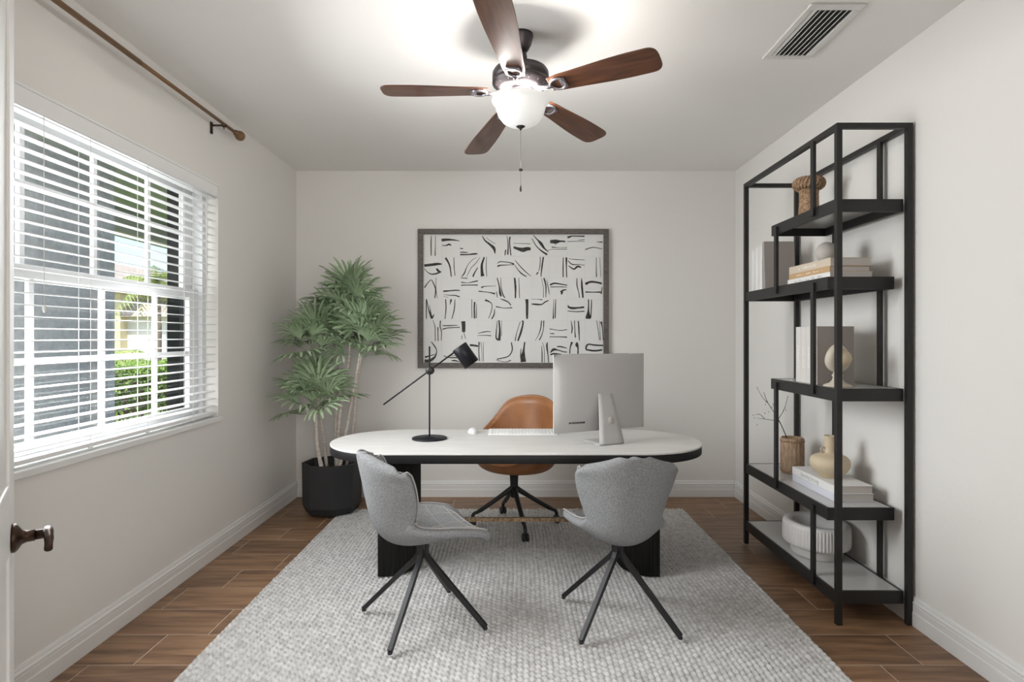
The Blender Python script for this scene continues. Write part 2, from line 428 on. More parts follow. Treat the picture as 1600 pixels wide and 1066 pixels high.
# ------------------------------------------------------------------ curtain rod
cr = thing('curtain_rod', 'bronze curtain rod with round finial above the window', 'curtain rod', (-1.74, 2.5, 2.627))
obj('rod', MB().tube([(0, -1.15, 0), (0, .25, 0)], .0125, 14), 'rod_bronze', cr)
obj('inner_rod', MB().tube([(0, .25, 0), (0, 1.19, 0)], .0105, 14), 'rod_bronze', cr)
for s in (-1, 1):
    y = 1.185 if s > 0 else -1.16
    fin = [(0, -.004), (.012, -.004), (.012, .012), (.018, .014), (.018, .022), (.011, .025), (.011, .036), (.016, .040)]
    fin += [(.032*math.sin(a), .072-.032*math.cos(a)) for a in [PI*k/10 for k in range(2, 11)]]
    obj('finial', MB().lathe([(r, z*s) for r, z in fin], 20, (0, y, 0), axis='y'), 'rod_bronze', cr, fix=True)
for y in (1.05, -.95):
    b = MB().box((-.078, y-.011, -.058), (-.072, y+.011, .012)).box((-.076, y-.006, -.012), (-.006, y+.006, -.004))
    b.tube([(math.cos(a)*.015, y, math.sin(a)*.015-.001) for a in [PI+.2+k*(PI-.4)/8 for k in range(9)]], .004, 6)
    b.tube([(.0, y, -.016), (.0, y, -.032)], .003, 6)
    obj('bracket', b, 'bronze_dark', cr)

# ------------------------------------------------------------------ ceiling vent
vt = thing('ceiling_vent', 'white rectangular louvred air vent in the ceiling', 'vent', (1.363, 2.70, ZC))
vx, vy = .118, .242
obj('frame', MB().box((-vx, -vy, -.010), (vx, -vy+.042, 0)).box((-vx, vy-.034, -.010), (vx, vy, 0)).box((-vx, -vy+.042, -.010), (-vx+.030, vy-.034, 0)).box((vx-.034, -vy+.042, -.010), (vx, vy-.034, 0)), 'vent_white', vt, bevel=.004)
obj('duct_opening', MB().box((-vx+.028, -vy+.04, -.0025), (vx-.030, vy-.032, -.0005)), 'vent_dark', vt)
lm = MB().box((-.0085, -vy+.042, -.0009), (.0085, vy-.034, .0009)).mesh('louvre'); lm.materials.append(MATS['vent_white'])
for k in range(7):
    o = obj('louvre', lm, None, vt); o.location = (-vx+.041+k*.0232, 0, -.0068); o.rotation_euler = (0, math.radians(-38 if k else 8), 0)

# ------------------------------------------------------------------ ceiling fan with lamp
FX, FY = .037, 2.72
fan = thing('ceiling_fan', 'five-blade brown wooden ceiling fan with frosted bowl light', 'ceiling fan', (FX, FY, ZC))
zz = lambda z: z-ZC
obj('canopy', MB().lathe([(.058, 0), (.058, -.012), (.055, -.020), (.050, -.045), (.038, -.068), (.030, -.078), (0, -.078)][::-1], 32), 'fan_bronze', fan, fix=True)
obj('downrod', MB().lathe([(0, -.20), (.013, -.20), (.013, -.125), (.022, -.122), (.029, -.112), (.030, -.10), (.027, -.088), (.02, -.075), (0, -.074)], 24), 'fan_bronze', fan, fix=True)
hp = [(0, 2.595), (.03, 2.594), (.045, 2.586), (.10, 2.582), (.122, 2.575), (.130, 2.562), (.131, 2.535), (.126, 2.530), (.126, 2.526), (.131, 2.522), (.131, 2.512), (.118, 2.504), (.116, 2.500), (.110, 2.497), (.108, 2.490), (.085, 2.482), (.07, 2.478), (0, 2.478)]
obj('motor_housing', MB().lathe([(r, zz(z)) for r, z in hp][::-1], 48), 'fan_bronze', fan, fix=True)
rg = MB()
for k in range(15):
    a = 2*PI*k/15; rg.tube([(.10*math.cos(a), .10*math.sin(a), zz(2.4965)), (.117*math.cos(a), .117*math.sin(a), zz(2.5035))], .004, 6)
obj('vent_rib', rg, 'fan_iron', fan, label='ring of small cooling ribs under the motor')['kind'] = 'stuff'
obj('light_fitter', MB().lathe([(0, zz(2.480)), (.066, zz(2.480)), (.070, zz(2.470)), (.062, zz(2.455)), (.050, zz(2.448)), (.050, zz(2.425)), (0, zz(2.425))][::-1], 32), 'fan_iron', fan, fix=True)
bowl = [(.100, 2.436), (.118, 2.442), (.130, 2.441), (.134, 2.435), (.131, 2.427), (.121, 2.419), (.117, 2.410), (.113, 2.392), (.102, 2.362), (.083, 2.338), (.058, 2.324), (.030, 2.317), (0, 2.316)]
obj('light_bowl', MB().lathe([(r, zz(z)) for r, z in bowl][::-1][:], 48), 'frosted_glass', fan, fix=False, label='frosted white glass bowl shade')
obj('bowl_finial', MB().lathe([(0, zz(2.298)), (.004, zz(2.299)), (.005, zz(2.304)), (.010, zz(2.308)), (.018, zz(2.313)), (.024, zz(2.320)), (.020, zz(2.326)), (0, zz(2.327))], 20), 'fan_bronze', fan, fix=True)
ch = MB().tube([(0, 0, zz(2.298)), (0, 0, zz(2.036))], .0011, 5)
for k in range(24): ch.lathe([(0, -.0022), (.0022, 0), (0, .0022)], 6, (0, 0, zz(2.292-k*.0108)))
obj('pull_chain', ch, 'fan_iron', fan)
obj('chain_charm', MB().lathe([(0, -.006), (.008, -.005), (.010, 0), (.008, .005), (0, .006)], 14, (0, 0, zz(2.116))), 'fan_bronze', fan)
obj('chain_fob', MB().lathe([(0, -.016), (.004, -.014), (.0055, -.004), (.003, .010), (.001, .016), (0, .016)], 12, (0, 0, zz(2.030))), 'fan_bronze', fan)
tips = [(-.606, 2.719, 2.481, 4), (.6016, 2.3955, 2.481, 16), (.4578, 3.143, 2.4016, 8), (-.215, 3.2975, 2.3675, 9), (-.089, 1.95, 2.53, 8)]
for i, (tx, ty, tz, pitch) in enumerate(tips):
    tip = Vector((tx-FX, ty-FY, zz(tz))); root = Vector((0, 0, zz(2.478)))
    ax = (tip-root); Lb = ax.length; ax.normalize()
    side = Vector((0, 0, 1)).cross(ax).normalized(); up = ax.cross(side)
    R = Matrix((ax, side, up)).transposed().to_4x4()
    R = Matrix.Translation(root) @ R @ Matrix.Rotation(math.radians(-pitch), 4, 'X')
    poly = []
    for t in [0, .02, .1, .25, .4, .55, .7, .8, .86, .90, .93, .95, .965, .98, .99, .996, 1]:
        x = .150+(Lb-.150)*t; hwid = .050+.022*smoothstep(0, .75, t)
        e = min(1, max(0, x-(Lb-.06))/.06); hwid *= (1-e**3.2)**.45*.72+.28
        if t < .03: hwid *= .86
        poly.append((x, hwid))
    P = [(x, -y_) for x, y_ in poly]+[(x, y_) for x, y_ in reversed(poly)]
    bld = obj('blade', MB().prism(P, -.003, .003), 'fan_wood', fan, bevel=.002); bld.matrix_local = R
    ir = MB()
    ir.tube([(.075, 0, .004), (.105, 0, -.004), (.135, 0, -.012), (.160, 0, -.010)], [.011, .009, .009, .010], 10)
    ring = [(.155+.040*1.0*(1-math.cos(a))*.9+.0, .030*math.sin(a), -.0075) for a in [2*PI*k/20 for k in range(21)]]
    ir.tube([(x, y*(1.0+.25*(x-.155)/.07), z) for x, y, z in ring], .0065, 8, caps=False)
    ir.box((.205, -.030, -.011), (.232, .030, -.0032))
    for yy in (-.02, .02): ir.lathe([(0, -.0035), (.004, -.003), (.005, 0)], 8, (.218, yy, -.011))
    obj('blade_iron', ir, 'fan_iron', bld)
for a in (20, 110, 200, 290):      # the bulbs sit around the fitter inside the open-topped bowl
    d = bpy.data.lights.new('bulb_light', 'POINT'); d.energy = 24.0; d.shadow_soft_size = .045; d.color = (1, .965, .92)
    o = bpy.data.objects.new('bulb_light', d); C.objects.link(o); o.parent = fan
    o.location = (.085*math.cos(math.radians(a)), .085*math.sin(math.radians(a)), zz(2.440))

# ------------------------------------------------------------------ hall behind the camera: no lamp built, only the added fill
# ------------------------------------------------------------------ framed artwork
AX0, AX1, AZ0, AZ1, AY = -.793, .804, 1.083, 2.246, 4.95
art = thing('framed_artwork', 'black brush-stroke art on white paper squares in dark wooden frame', 'artwork', ((AX0+AX1)/2, AY, AZ0))
fw = .043; D = .035
for nm, a, b in (('frame_rail', (AX0, AZ1-fw), (AX1, AZ1)), ('frame_rail', (AX0, AZ0), (AX1, AZ0+fw)), ('frame_stile', (AX0, AZ0+fw), (AX0+fw, AZ1-fw)), ('frame_stile', (AX1-fw, AZ0+fw), (AX1, AZ1-fw))):
    obj(nm, MB().box((a[0], AY-D, a[1]), (b[0], AY, b[1])), 'frame_wood', art, world=True, bevel=.002)
obj('backing_board', MB().box((AX0+fw, AY-.012, AZ0+fw), (AX1-fw, AY-.002, AZ1-fw)), 'art_mat', art, world=True)
Yart = AY-.0135
def apx(x, y): return ((x-VX)*Yart/F, HC+(VY-y)*Yart/F)
cx0, cz1 = apx(662.5, 367); cx1, cz0 = apx(942, 568.5)
cw, chh = (cx1-cx0)/10, (cz1-cz0)/6
pm = MB().box((-cw/2+.0006, -.0007, -chh/2+.0006), (cw/2-.0006, .0007, chh/2-.0006)).mesh('paper_sheet'); pm.materials.append(MATS['art_paper'])
for i in range(10):
    for j in range(6):
        o = obj('paper_sheet', pm, None, art); o.location = (cx0+(i+.5)*cw-art.location.x, AY-.0128-art.location.y-.0003*((i*7+j*5) % 3), cz0+(j+.5)*chh-AZ0)
STROKES = {
'A': (650, 355, """222,125,8 218,250,14 220,415,12|282,125,6 280,270,8 278,415,14|370,190,40 440,183,34 530,185,22 630,200,8|375,262,8 430,268,14 480,250,24 512,268,10|640,308,14 685,312,10|640,365,12 700,365,14 755,372,8|640,398,18 750,398,16 850,388,22 890,386,14|958,128,10 1000,195,18 1080,260,30 1130,310,40 1145,385,8|1015,150,5 1070,195,6 1150,242,6|1318,128,6 1335,250,14 1330,400,20|1362,140,22 1355,220,16 1375,410,14|1300,330,18 1288,410,12|120,558,34 230,545,36 310,535,34 375,535,16|118,600,8 170,655,10 225,682,16 290,675,22 365,648,18|295,600,22 330,640,30 365,648,10|428,445,30 470,515,22 495,590,18 512,720,14|550,440,8 552,570,10 565,705,10|870,440,5 800,490,7 740,570,8 700,670,16 660,718,10|925,440,5 870,520,8 800,590,8 735,718,6|895,585,10 845,670,18 825,720,20|990,435,18 955,540,30 955,640,36 965,712,50|1022,435,6 1018,580,9 1025,718,6|1178,525,8 1215,502,12 1290,505,10 1360,515,12 1420,535,18|1180,570,24 1230,553,16 1420,545,5|125,878,18 165,815,12 220,765,10 255,820,14 285,910,16 272,1030,12|290,730,5 290,900,8 308,1030,6|395,930,24 500,922,16 580,915,16 635,920,12|400,978,5 500,988,10 570,990,14 632,1012,16|400,1005,4 470,1018,5|652,738,10 710,738,10 745,745,12|655,800,16 750,808,8 820,795,14 895,780,16|652,843,14 780,840,12 895,840,16|945,878,24 1000,858,10 1155,852,5|905,928,14 1050,945,10 1145,965,24|1175,735,12 1205,850,16 1220,960,30 1235,1005,20|1228,735,6 1235,880,10 1260,980,16 1290,1025,12|1165,935,10 1180,1020,10"""),
'B': (800, 355, """20,235,5 130,238,6 265,243,9|22,292,30 90,315,40 160,330,60 220,315,50 270,318,40|308,118,10 370,185,16 420,240,40 470,310,22 530,358,10|288,165,8 350,270,12 420,340,18 510,400,26|552,210,44 640,210,56 700,205,24 772,210,20|630,240,12 635,262,4|575,290,14 680,297,6 795,297,7|525,335,4 600,322,6 795,320,8|803,150,24 840,140,26 880,130,14 1050,135,20|803,210,6 930,205,7 1050,208,6|960,190,6 1050,182,10|1225,215,5 1308,218,18|1060,328,14 1130,302,12 1200,295,10 1308,318,8|0,530,12 20,540,10|45,480,8 120,570,12 200,650,12 275,712,6|35,540,6 80,610,10 140,675,16 210,718,12|410,432,10 405,560,10 385,640,8|378,655,22 352,690,10|455,432,18 435,570,20 418,720,10|742,440,10 740,580,14 740,725,14|788,440,26 787,580,14 792,728,12|815,460,5 930,470,8 1050,475,7|810,485,10 870,540,14 960,542,8 1050,552,8|818,560,10 895,608,20 950,570,26 1000,585,18|1222,440,8 1220,580,9 1224,722,15|1270,440,5 1285,720,6|38,735,22 50,870,26 50,1030,18|100,735,6 105,900,8 110,1030,8|462,738,18 490,850,18 490,1020,8|425,740,4 455,880,6 455,1020,8|500,760,5 525,880,10 540,980,6|550,838,20 610,815,22 700,825,16 800,843,12|555,868,10 690,865,10 795,872,8|700,940,20 740,915,20 790,905,10|715,975,24 730,930,26|940,740,8 942,850,14 965,940,10 978,1025,10|1008,740,8 1012,850,26 1028,1025,22|1062,825,36 1130,795,28 1210,797,26 1300,818,24|1062,940,18 1180,943,12 1285,942,20|1305,870,8 1290,970,16"""),
'C': (650, 465, """152,25,16 150,160,14 150,310,12|155,30,8 185,180,14 215,260,30 232,305,30|232,305,24 262,245,10|195,110,4 215,220,12 230,300,10|430,25,14 435,160,14 420,312,10|510,25,22 505,55,20 492,105,4|565,25,8 555,170,14 520,310,10|808,25,8 808,170,9 812,300,8|850,65,22 845,160,20 848,305,20|878,95,5 872,300,12|1000,38,26 1050,55,18 1100,100,10 1090,200,10 1050,305,8|1140,165,8 1130,250,16 1095,312,16|1220,20,6 1280,40,16 1340,70,14 1375,115,14|1155,132,16 1270,152,8 1395,148,14|245,325,5 275,420,10 278,520,10 280,630,10|318,430,16 318,540,12 322,630,12|355,335,16 350,420,14 370,500,12 365,625,8|385,408,12 490,407,14 610,402,6|385,460,16 470,440,12 635,432,12|685,345,56 690,430,50 690,500,46|690,500,8 720,600,8|665,550,10 665,610,6|900,518,6 985,500,12 1040,492,10 1085,500,7|890,550,5 1020,548,10 1090,555,10|1178,335,7 1165,480,12 1160,580,18 1190,615,30|1202,330,18 1215,480,24 1210,560,34 1205,625,36|1240,335,4 1240,560,6|220,640,10 265,700,16 300,770,12 275,860,24 220,910,34|125,920,44 200,915,40 260,870,24|130,865,30 200,845,14 270,825,10|400,845,10 480,870,14 620,870,18|480,845,6 620,840,7|515,915,14 570,915,20 630,935,8|780,690,30 840,695,26 900,705,24|915,645,18 910,780,12 920,920,14|940,650,7 955,780,5 955,925,5|975,650,5 978,925,6|1380,650,14 1395,740,16 1375,810,14 1320,860,14 1170,895,14|1170,910,8 1290,935,8 1375,910,14"""),
'D': (800, 465, """215,25,40 218,100,36 218,200,34 218,310,26|285,25,5 360,25,5 440,32,14|285,95,16 360,100,24 430,100,16 480,65,16 530,42,12|605,25,5 600,150,8 598,310,18|632,25,8 628,150,14 625,300,14|812,110,8 822,140,26 880,155,32 960,150,24 1045,140,26|805,195,10 930,205,12 1050,200,14|1108,30,16 1108,150,18 1105,230,40 1105,285,76 1105,310,60|1150,30,9 1150,120,14 1142,290,12|150,335,26 160,370,20 130,500,26 85,630,20|120,350,8 70,500,8 45,630,12|428,335,14 415,450,14 380,550,8 335,625,5|460,335,16 455,450,10 430,550,12 395,618,16|545,455,10 650,472,8 720,478,9 795,465,10|545,522,6 610,525,14|545,568,10 680,570,10 795,575,16|852,335,6 872,440,16 862,520,12|905,335,10 910,480,10 918,580,16|960,340,14 968,450,18 975,625,10|1225,335,7 1250,480,9 1268,620,9|1265,340,5 1285,620,7|1290,350,30 1305,430,12 1320,620,9|185,645,18 170,760,26 160,850,60 165,935,76|130,740,8 125,850,14 140,930,20|430,700,6 435,800,12 435,940,14|440,650,4 465,740,6 470,940,7|512,650,10 505,710,24 520,830,12 530,940,12|555,800,10 600,755,36 660,760,16 740,785,14 795,790,14|555,830,18 610,815,22 720,825,12|650,710,14 720,715,18 795,735,10|870,645,30 845,720,16 835,815,14|940,650,20 940,690,44 955,730,20 955,815,20|1320,695,20 1200,690,22 1110,675,20|1110,675,22 1080,700,22 1070,755,20|1070,755,22 1190,772,24 1305,760,24|1190,835,10 1260,845,16 1310,850,10|850,860,16 950,880,20 1040,870,10"""),
}
ink = MB(); sc = 1437/155.0; ns = 0
for ox, oy, txt in STROKES.values():
    for st in txt.split('|'):
        pts = catmull([tuple(float(q) for q in p.split(',')) for p in st.split()], 4)
        yy = Yart-.0016-.00004*(ns % 9)-art.location.y; ns += 1
        L_, R_ = [], []
        for i, (x, y, wd) in enumerate(pts):
            a, b = pts[max(i-1, 0)], pts[min(i+1, len(pts)-1)]
            dx, dy = b[0]-a[0], b[1]-a[1]; n = math.hypot(dx, dy) or 1
            wd = max(wd, 5)*.53
            nx, ny = -dy/n*wd, dx/n*wd
            for lst, s in ((L_, 1), (R_, -1)):
                X, Z = apx(ox+(x+nx*s)/sc, oy+(y+ny*s)/sc); lst.append((X-art.location.x, yy, Z-AZ0))
        n = len(pts); ink.add(L_+R_, [(i, i+1, n+i+1, n+i) for i in range(n-1)])
obj('brush_strokes', ink, 'ink', art, label='loose black ink brush strokes')['kind'] = 'stuff'

# ------------------------------------------------------------------ rug (chunky woven loops)
RX, RY0, RY1 = 1.322, .95, 4.57
def build_rug():
    cwid, clen = .0245, .034
    nx = int(2*RX/cwid)*6+1; ny = int((RY1-RY0)/clen)*7+1
    xs = np.linspace(-RX, RX, nx); ys = np.linspace(RY0, RY1, ny)
    X, Y = np.meshgrid(xs, ys)
    wob = .004*np.sin(Y*3.1+X*1.3)+.0025*np.sin(Y*9+2*X)
    ci = np.floor((X+RX+wob)/cwid).astype(int); u = ((X+RX+wob)/cwid)-ci-.5
    off = np.where(ci % 2 == 0, 0.0, .5)
    rr = rng.random((ci.max()-ci.min()+3, 260)); q = ci-ci.min()
    jit = rng.random(ci.max()-ci.min()+3)*.25
    tv = (Y-RY0)/clen+off+jit[q]+u*.35; cj = np.floor(tv).astype(int); vv = tv-cj-.5
    rad2 = (u/.51)**2+(vv/.52)**2
    h = np.sqrt(np.clip(1-rad2*.92, 0, 1)); h *= .72+.5*rr[q, np.clip(cj, 0, 259)]
    edge = np.minimum(np.minimum(X+RX, RX-X), np.minimum(Y-RY0, RY1-Y)); h *= np.clip(edge/.005, 0, 1)**.5
    Z = .001+.0115*h
    Z[0, :] = 0; Z[-1, :] = 0; Z[:, 0] = 0; Z[:, -1] = 0
    co = np.stack([X, Y-2.76, Z], -1).reshape(-1, 3).astype(np.float32)
    idx = np.arange(nx*ny).reshape(ny, nx)
    fa = np.stack([idx[:-1, :-1], idx[:-1, 1:], idx[1:, 1:], idx[1:, :-1]], -1).reshape(-1, 4).astype(np.int32)
    me = bpy.data.meshes.new('area_rug'); me.vertices.add(len(co)); me.vertices.foreach_set('co', co.ravel())
    me.loops.add(fa.size); me.loops.foreach_set('vertex_index', fa.ravel())
    me.polygons.add(len(fa)); me.polygons.foreach_set('loop_start', np.arange(0, fa.size, 4, dtype=np.int32))
    me.polygons.foreach_set('use_smooth', np.ones(len(fa), bool)); me.update(calc_edges=True)
    me.materials.append(MATS['rug_wool']); return me
rug = obj('area_rug', build_rug(), None); rug.location = (0, 2.76, .0005)
tag(rug, 'large pale grey chunky woven wool rug under the desk', 'rug')

# ------------------------------------------------------------------ desk
DZT = .735; DCX, DCY, DHX, DR = .019, 3.474, 1.079, .4025
desk = thing('desk', 'oval desk with pale wood top and curved black panel legs', 'desk', (DCX, DCY, 0))
def stadium(hx, r, n=24):
    a = [(hx-r+r*math.cos(t), r*math.sin(t)) for t in [-PI/2+PI*k/n for k in range(n+1)]]
    return a+[(-(x), -y) for x, y in a]
obj('desktop', MB().prism(stadium(DHX, DR), DZT-.010, DZT, smooth=True), 'desk_top', desk, bevel=.002, label='pale whitewashed wood top')
obj('desktop_edge', MB().prism(stadium(DHX-.001, DR-.001), DZT-.055, DZT-.0105, smooth=True), 'black_edge', desk, bevel=.003, label='black edge band')
for s in (-1, 1):
    xo = .781-.0; yh = .215; dep = .20
    poly = [(s*(xo-dep*math.sin(PI*k/20)**.75), -yh*math.cos(PI*k/20)) for k in range(21)]
    if s > 0: poly = poly[::-1]
    ym = -.0
    lg = MB().prism([(x+.015, y+ym) for x, y in poly], .0155, DZT-.055, smooth=True)
    # fluted surface: thin vertical beads around the curve
    for k in range(1, 40):
        t = PI*k/40; x = s*(xo-dep*math.sin(t)**.75)+.015; y = -yh*math.cos(t)+ym
        lg.tube([(x, y, .0158), (x, y, DZT-.056)], .0020, 5, caps=False)
    obj('leg', lg, 'black_wood', desk, label='curved black wooden panel leg')
obj('stretcher', MB().tube([(-.58, 0, .267), (.60, 0, .267)], .011, 8, square=True), 'brass_weave', desk, label='thin woven brown stretcher bar')

# ------------------------------------------------------------------ desk lamp
lx, ly = -.496, 3.513
lamp = thing('desk_lamp', 'black desk lamp with long angled arm and cylinder shade', 'lamp', (lx, ly, DZT))
obj('base', MB().lathe([(0, 0), (.104, 0), (.104, .008), (.101, .010), (.03, .010), (.028, .014), (.010, .015), (0, .015)], 48), 'lamp_black', lamp, fix=True)
obj('pole', MB().tube([(0, 0, .012), (0, 0, .552)], .0048, 12), 'lamp_black', lamp)
kz = 1.144-DZT
obj('joint', MB().lathe([(0, -.022), (.022, -.020), (.026, -.012), (.026, .012), (.022, .020), (0, .022)], 24, (.003, 0, kz), axis='y'), 'black_metal', lamp, fix=True)
A0, A1 = Vector((-.7675-lx, -.016, .941-DZT)), Vector((-.338-lx, -.016, 1.259-DZT))
obj('arm', MB().tube([A0, A1], .0046, 10), 'lamp_black', lamp)
st, sb = Vector((-.3175-lx, -.016, 1.286-DZT)), Vector((-.242-lx, -.016, 1.180-DZT))
ax = (sb-st).normalized(); Ls = (sb-st).length
R = Matrix.Translation(st) @ ax.to_track_quat('Z', 'Y').to_matrix().to_4x4()
sh = MB().lathe([(0, 0), (.046, 0), (.0485, .003), (.0485, Ls), (.046, Ls), (.046, .006), (0, .006)], 36).xf(R)
shade = obj('shade', sh, 'lamp_black', lamp, fix=True)
obj('bulb', MB().lathe([(0, .04), (.018, .045), (.028, .065), (.026, .085), (.012, .10), (0, .102)], 16).xf(R), 'plastic_white', shade)

# ------------------------------------------------------------------ desktop computer
ang = math.atan2(.07, .147)
PX, PY = .507, 3.434
pc = thing('desktop_computer', 'silver all-in-one computer on an L-shaped stand, its back to us', 'computer', (PX, PY, DZT), ang)
W2, Z0, Z1 = .311, .066, .510           # local: x along the screen, -y towards the camera
def back(u, v):
    x = (u*2-1)*W2; z = Z0+(Z1-Z0)*v
    e = (1-abs(u*2-1)**2.6)*(1-abs(v*2-1)**2.6)
    return (x, -.010-.046*e**.75, z)
sc_ = MB().grid(back, 33, 27)
sc_.box((-W2, -.010, Z0), (W2, .0, Z1))
obj('rear_housing', sc_, 'aluminium', pc)
obj('screen', MB().box((-W2+.002, .0, Z0+.002), (W2-.002, .002, Z1-.002)), 'glass_black', pc)
obj('vent_slot', MB().box((-.20, -.008, Z1+.0002), (.20, -.001, Z1+.001)), 'port_black', pc)
hb = .135
stp = [(.0, .0, .082, .0), (-.003, .02, .081, 0), (.012, .14, .064, 0), (.040, .298, .047, 0)]
sd_ = MB()
keys = [(0, -.118, .0028, .0815), (.08, -.1235, .006, .0815), (.16, -.122, .020, .081), (.35, -.110, .075, .074), (.6, -.088, .165, .062), (.85, -.062, .262, .050), (1, -.042, .305, .046)]
def stand(u, v):
    y, z, wd = interp(keys, v); return ((u*2-1)*wd, y, z)
sp = MB().grid(stand, 5, 26)
sp.grid(lambda u, v: ((u*2-1)*.0815, .062-.180*v, .0028), 5, 6)
stn = obj('stand', sp, 'aluminium', pc, solid=.0055, label='bent aluminium stand')
hy, hz_, _ = interp(keys, .52)
hd_ = MB().lathe([(0, 0), (.021, 0), (.021, .004), (0, .004)], 24, axis='y').xf(Matrix.Translation((.012, hy-.0075, hz_)) @ Matrix.Rotation(math.radians(-14), 4, 'X'))
obj('cable_hole', hd_, 'book_greige', stn)
for k, (px_, wd) in enumerate([(-.222, .004), (-.213, .004), (-.200, .006), (-.190, .004), (-.181, .004), (-.172, .004), (-.163, .004), (-.152, .006), (-.142, .004), (-.131, .009)]):
    y = back((px_/W2+1)/2, .13)[1]
    obj('port', MB().box((px_-wd/2, y-.003, Z0+.052), (px_+wd/2, y+.004, Z0+.062)), 'port_black', pc)

kb = thing('keyboard', 'slim white computer keyboard behind the monitor', 'keyboard', (.062, 3.705, DZT))
kk = MB().add([(-.215, -.062, 0), (.215, -.062, 0), (.215, .062, 0), (-.215, .062, 0), (-.215, -.062, .006), (.215, -.062, .006), (.215, .062, .020), (-.215, .062, .020)],
              [(0, 3, 2, 1), (4, 5, 6, 7), (0, 1, 5, 4), (1, 2, 6, 5), (2, 3, 7, 6), (3, 0, 4, 7)])
obj('case', kk, 'plastic_white', kb, bevel=.002)
km = MB().box((-.0085, -.0085, 0), (.0085, .0085, .003)).mesh('key'); km.materials.append(MATS['plastic_white'])
for i in range(20):
    for j in range(5):
        o = obj('key', km, None, kb); o.location = (-.201+i*.0211, -.046+j*.0228, .0062+.0152*((j*.0228+.016)/.124)); o.rotation_euler = (.112, 0, 0)
mouse = MB().grid(lambda u, v: (.032*math.cos(2*PI*u)*math.sin(PI/2*v), .056*math.sin(2*PI*u)*math.sin(PI/2*v), .001+.030*math.cos(PI/2*v)**.8), 24, 9, wrap_u=True)
mo = obj('computer_mouse', mouse, 'plastic_white'); mo.location = (-.253, 3.74, DZT); mo.rotation_euler = (0, 0, .1)
tag(mo, 'small rounded white mouse on the desk beside the keyboard', 'mouse')

# ------------------------------------------------------------------ grey side chairs
KEYS = [(0.00, -.283, .820, .118, .084), (.012, -.2825, .814, .142, .087), (.03, -.2815, .806, .168, .092), (.06, -.279, .790, .193, .100), (.11, -.274, .763, .215, .112), (.17, -.268, .733, .226, .124), (.27, -.255, .668, .220, .140), (.38, -.240, .590, .200, .148),
        (.47, -.222, .520, .180, .140), (.54, -.198, .465, .170, .124), (.60, -.160, .425, .172, .108), (.67, -.100, .402, .188, .094), (.75, -.020, .400, .208, .082),
        (.83, .070, .412, .228, .064), (.90, .150, .418, .232, .044), (.95, .205, .416, .224, .030), (.98, .236, .405, .210, .020), (1.0, .252, .388, .190, .012)]
def shell(t, s):
    u, z, wd, lift = interp(KEYS, t)
    e = 1e-3; a = interp(KEYS, max(0, t-e)); b = interp(KEYS, min(1, t+e))
    tu, tz = b[0]-a[0], b[1]-a[1]; n = math.hypot(tu, tz) or 1
    nu, nz = -tz/n, tu/n                       # towards the sitter: forwards on the back, up on the seat
    k = lift*abs(s)**2.1
    drop = .074*abs(s)**1.7*max(0, 1-t/.22)
    return Vector((u+nu*k, -wd*s, z+nz*k-drop))
def shell_in(t, s, off):
    e = 2e-3; t_ = min(max(t, e), 1-e); s_ = min(max(s, -1+e), 1-e)
    a = shell(t_+e, s_)-shell(t_-e, s_); b = shell(t_, s_+e)-shell(t_, s_-e)
    nrm = b.cross(a).normalized()
    if nrm.dot(Vector((1, 0, 1))) < 0: nrm = -nrm
    return shell(t, s)+nrm*off
def make_side_chair(loc, heading, label, seam):
    ch = thing('side_chair', label, 'chair', loc, heading, 'grey upholstered visitor chairs in front of the desk')
    TH = .042
    mb = MB().grid(lambda u, v: shell(v**1.15, u*2-1), 25, 54)
    sh = obj('seat_shell', mb, 'grey_fabric', ch, solid=TH, solid_off=0, label='grey felt bucket seat and winged back', fix=True)
    m = sh.modifiers.new('u', 'SUBSURF'); m.levels = 1; m.render_levels = 1
    pp = MB(); sg = lambda q: (1 if q >= 0 else -1)*abs(q)**.4
    pp.tube([shell_in(.508+.452*sg(math.sin(2*PI*k/220)), .955*sg(math.cos(2*PI*k/220)), TH/2-.0004) for k in range(221)], .0032, 6, caps=False)
    for q in (-1, 1): pp.tube([shell_in(.11+.85*k/80, q, TH*.40) for k in range(81)], .0045, 6)
    obj('piping', pp, 'piping_fabric', sh)
    stt = MB()
    for s in (-.55, 0, .55):
        stt.tube([shell_in(.06+.91*k/60, s, TH/2+.0012) for k in range(61)], .0012, 4)
    for t in (.12, .25, .38, .50, .64, .74, .84, .92):
        stt.tube([shell_in(t+.012*math.cos(s*1.5), s, TH/2+.0012) for s in [-.9+1.8*k/24 for k in range(25)]], .0012, 4)
    obj('stitching', stt, 'stitch', sh)
    if seam: obj('seam', MB().tube([shell_in(.16+.28*k/16, -.62, -TH/2-.0006) for k in range(17)], .0014, 4), 'chair_black', sh)
    obj('mounting_plate', MB().box((-.035, -.035, .372), (.035, .035, .380)).tube([(0, 0, .33), (0, 0, .375)], .022, 16), 'chair_black', ch)
    for k in range(4):
        a = PI/4+k*PI/2; c, s = math.cos(a), math.sin(a); r = .0165
        lg = MB().tube([(c*r, s*r, .375), (c*r, s*r, .318), (c*.035, s*.035, .293), (c*.312, s*.312, .019)], [.0115]*3+[.0105], square=True, up=(-s, c, 0))
        o = obj('leg', lg, 'chair_black', ch, bevel=.002)
        obj('foot_cap', MB().lathe([(0, 0), (.010, 0), (.011, .006), (.009, .012), (0, .012)], 12, (c*.310, s*.310, .008)), 'caster_black', o)
    return ch
RZ = .0153
make_side_chair((-.42, 2.748, RZ), math.radians(28), 'grey upholstered chair seen side-on at the left, black legs', True)
make_side_chair((.495, 2.773, RZ), math.radians(95), 'grey upholstered chair with its back to us, at the right', False)

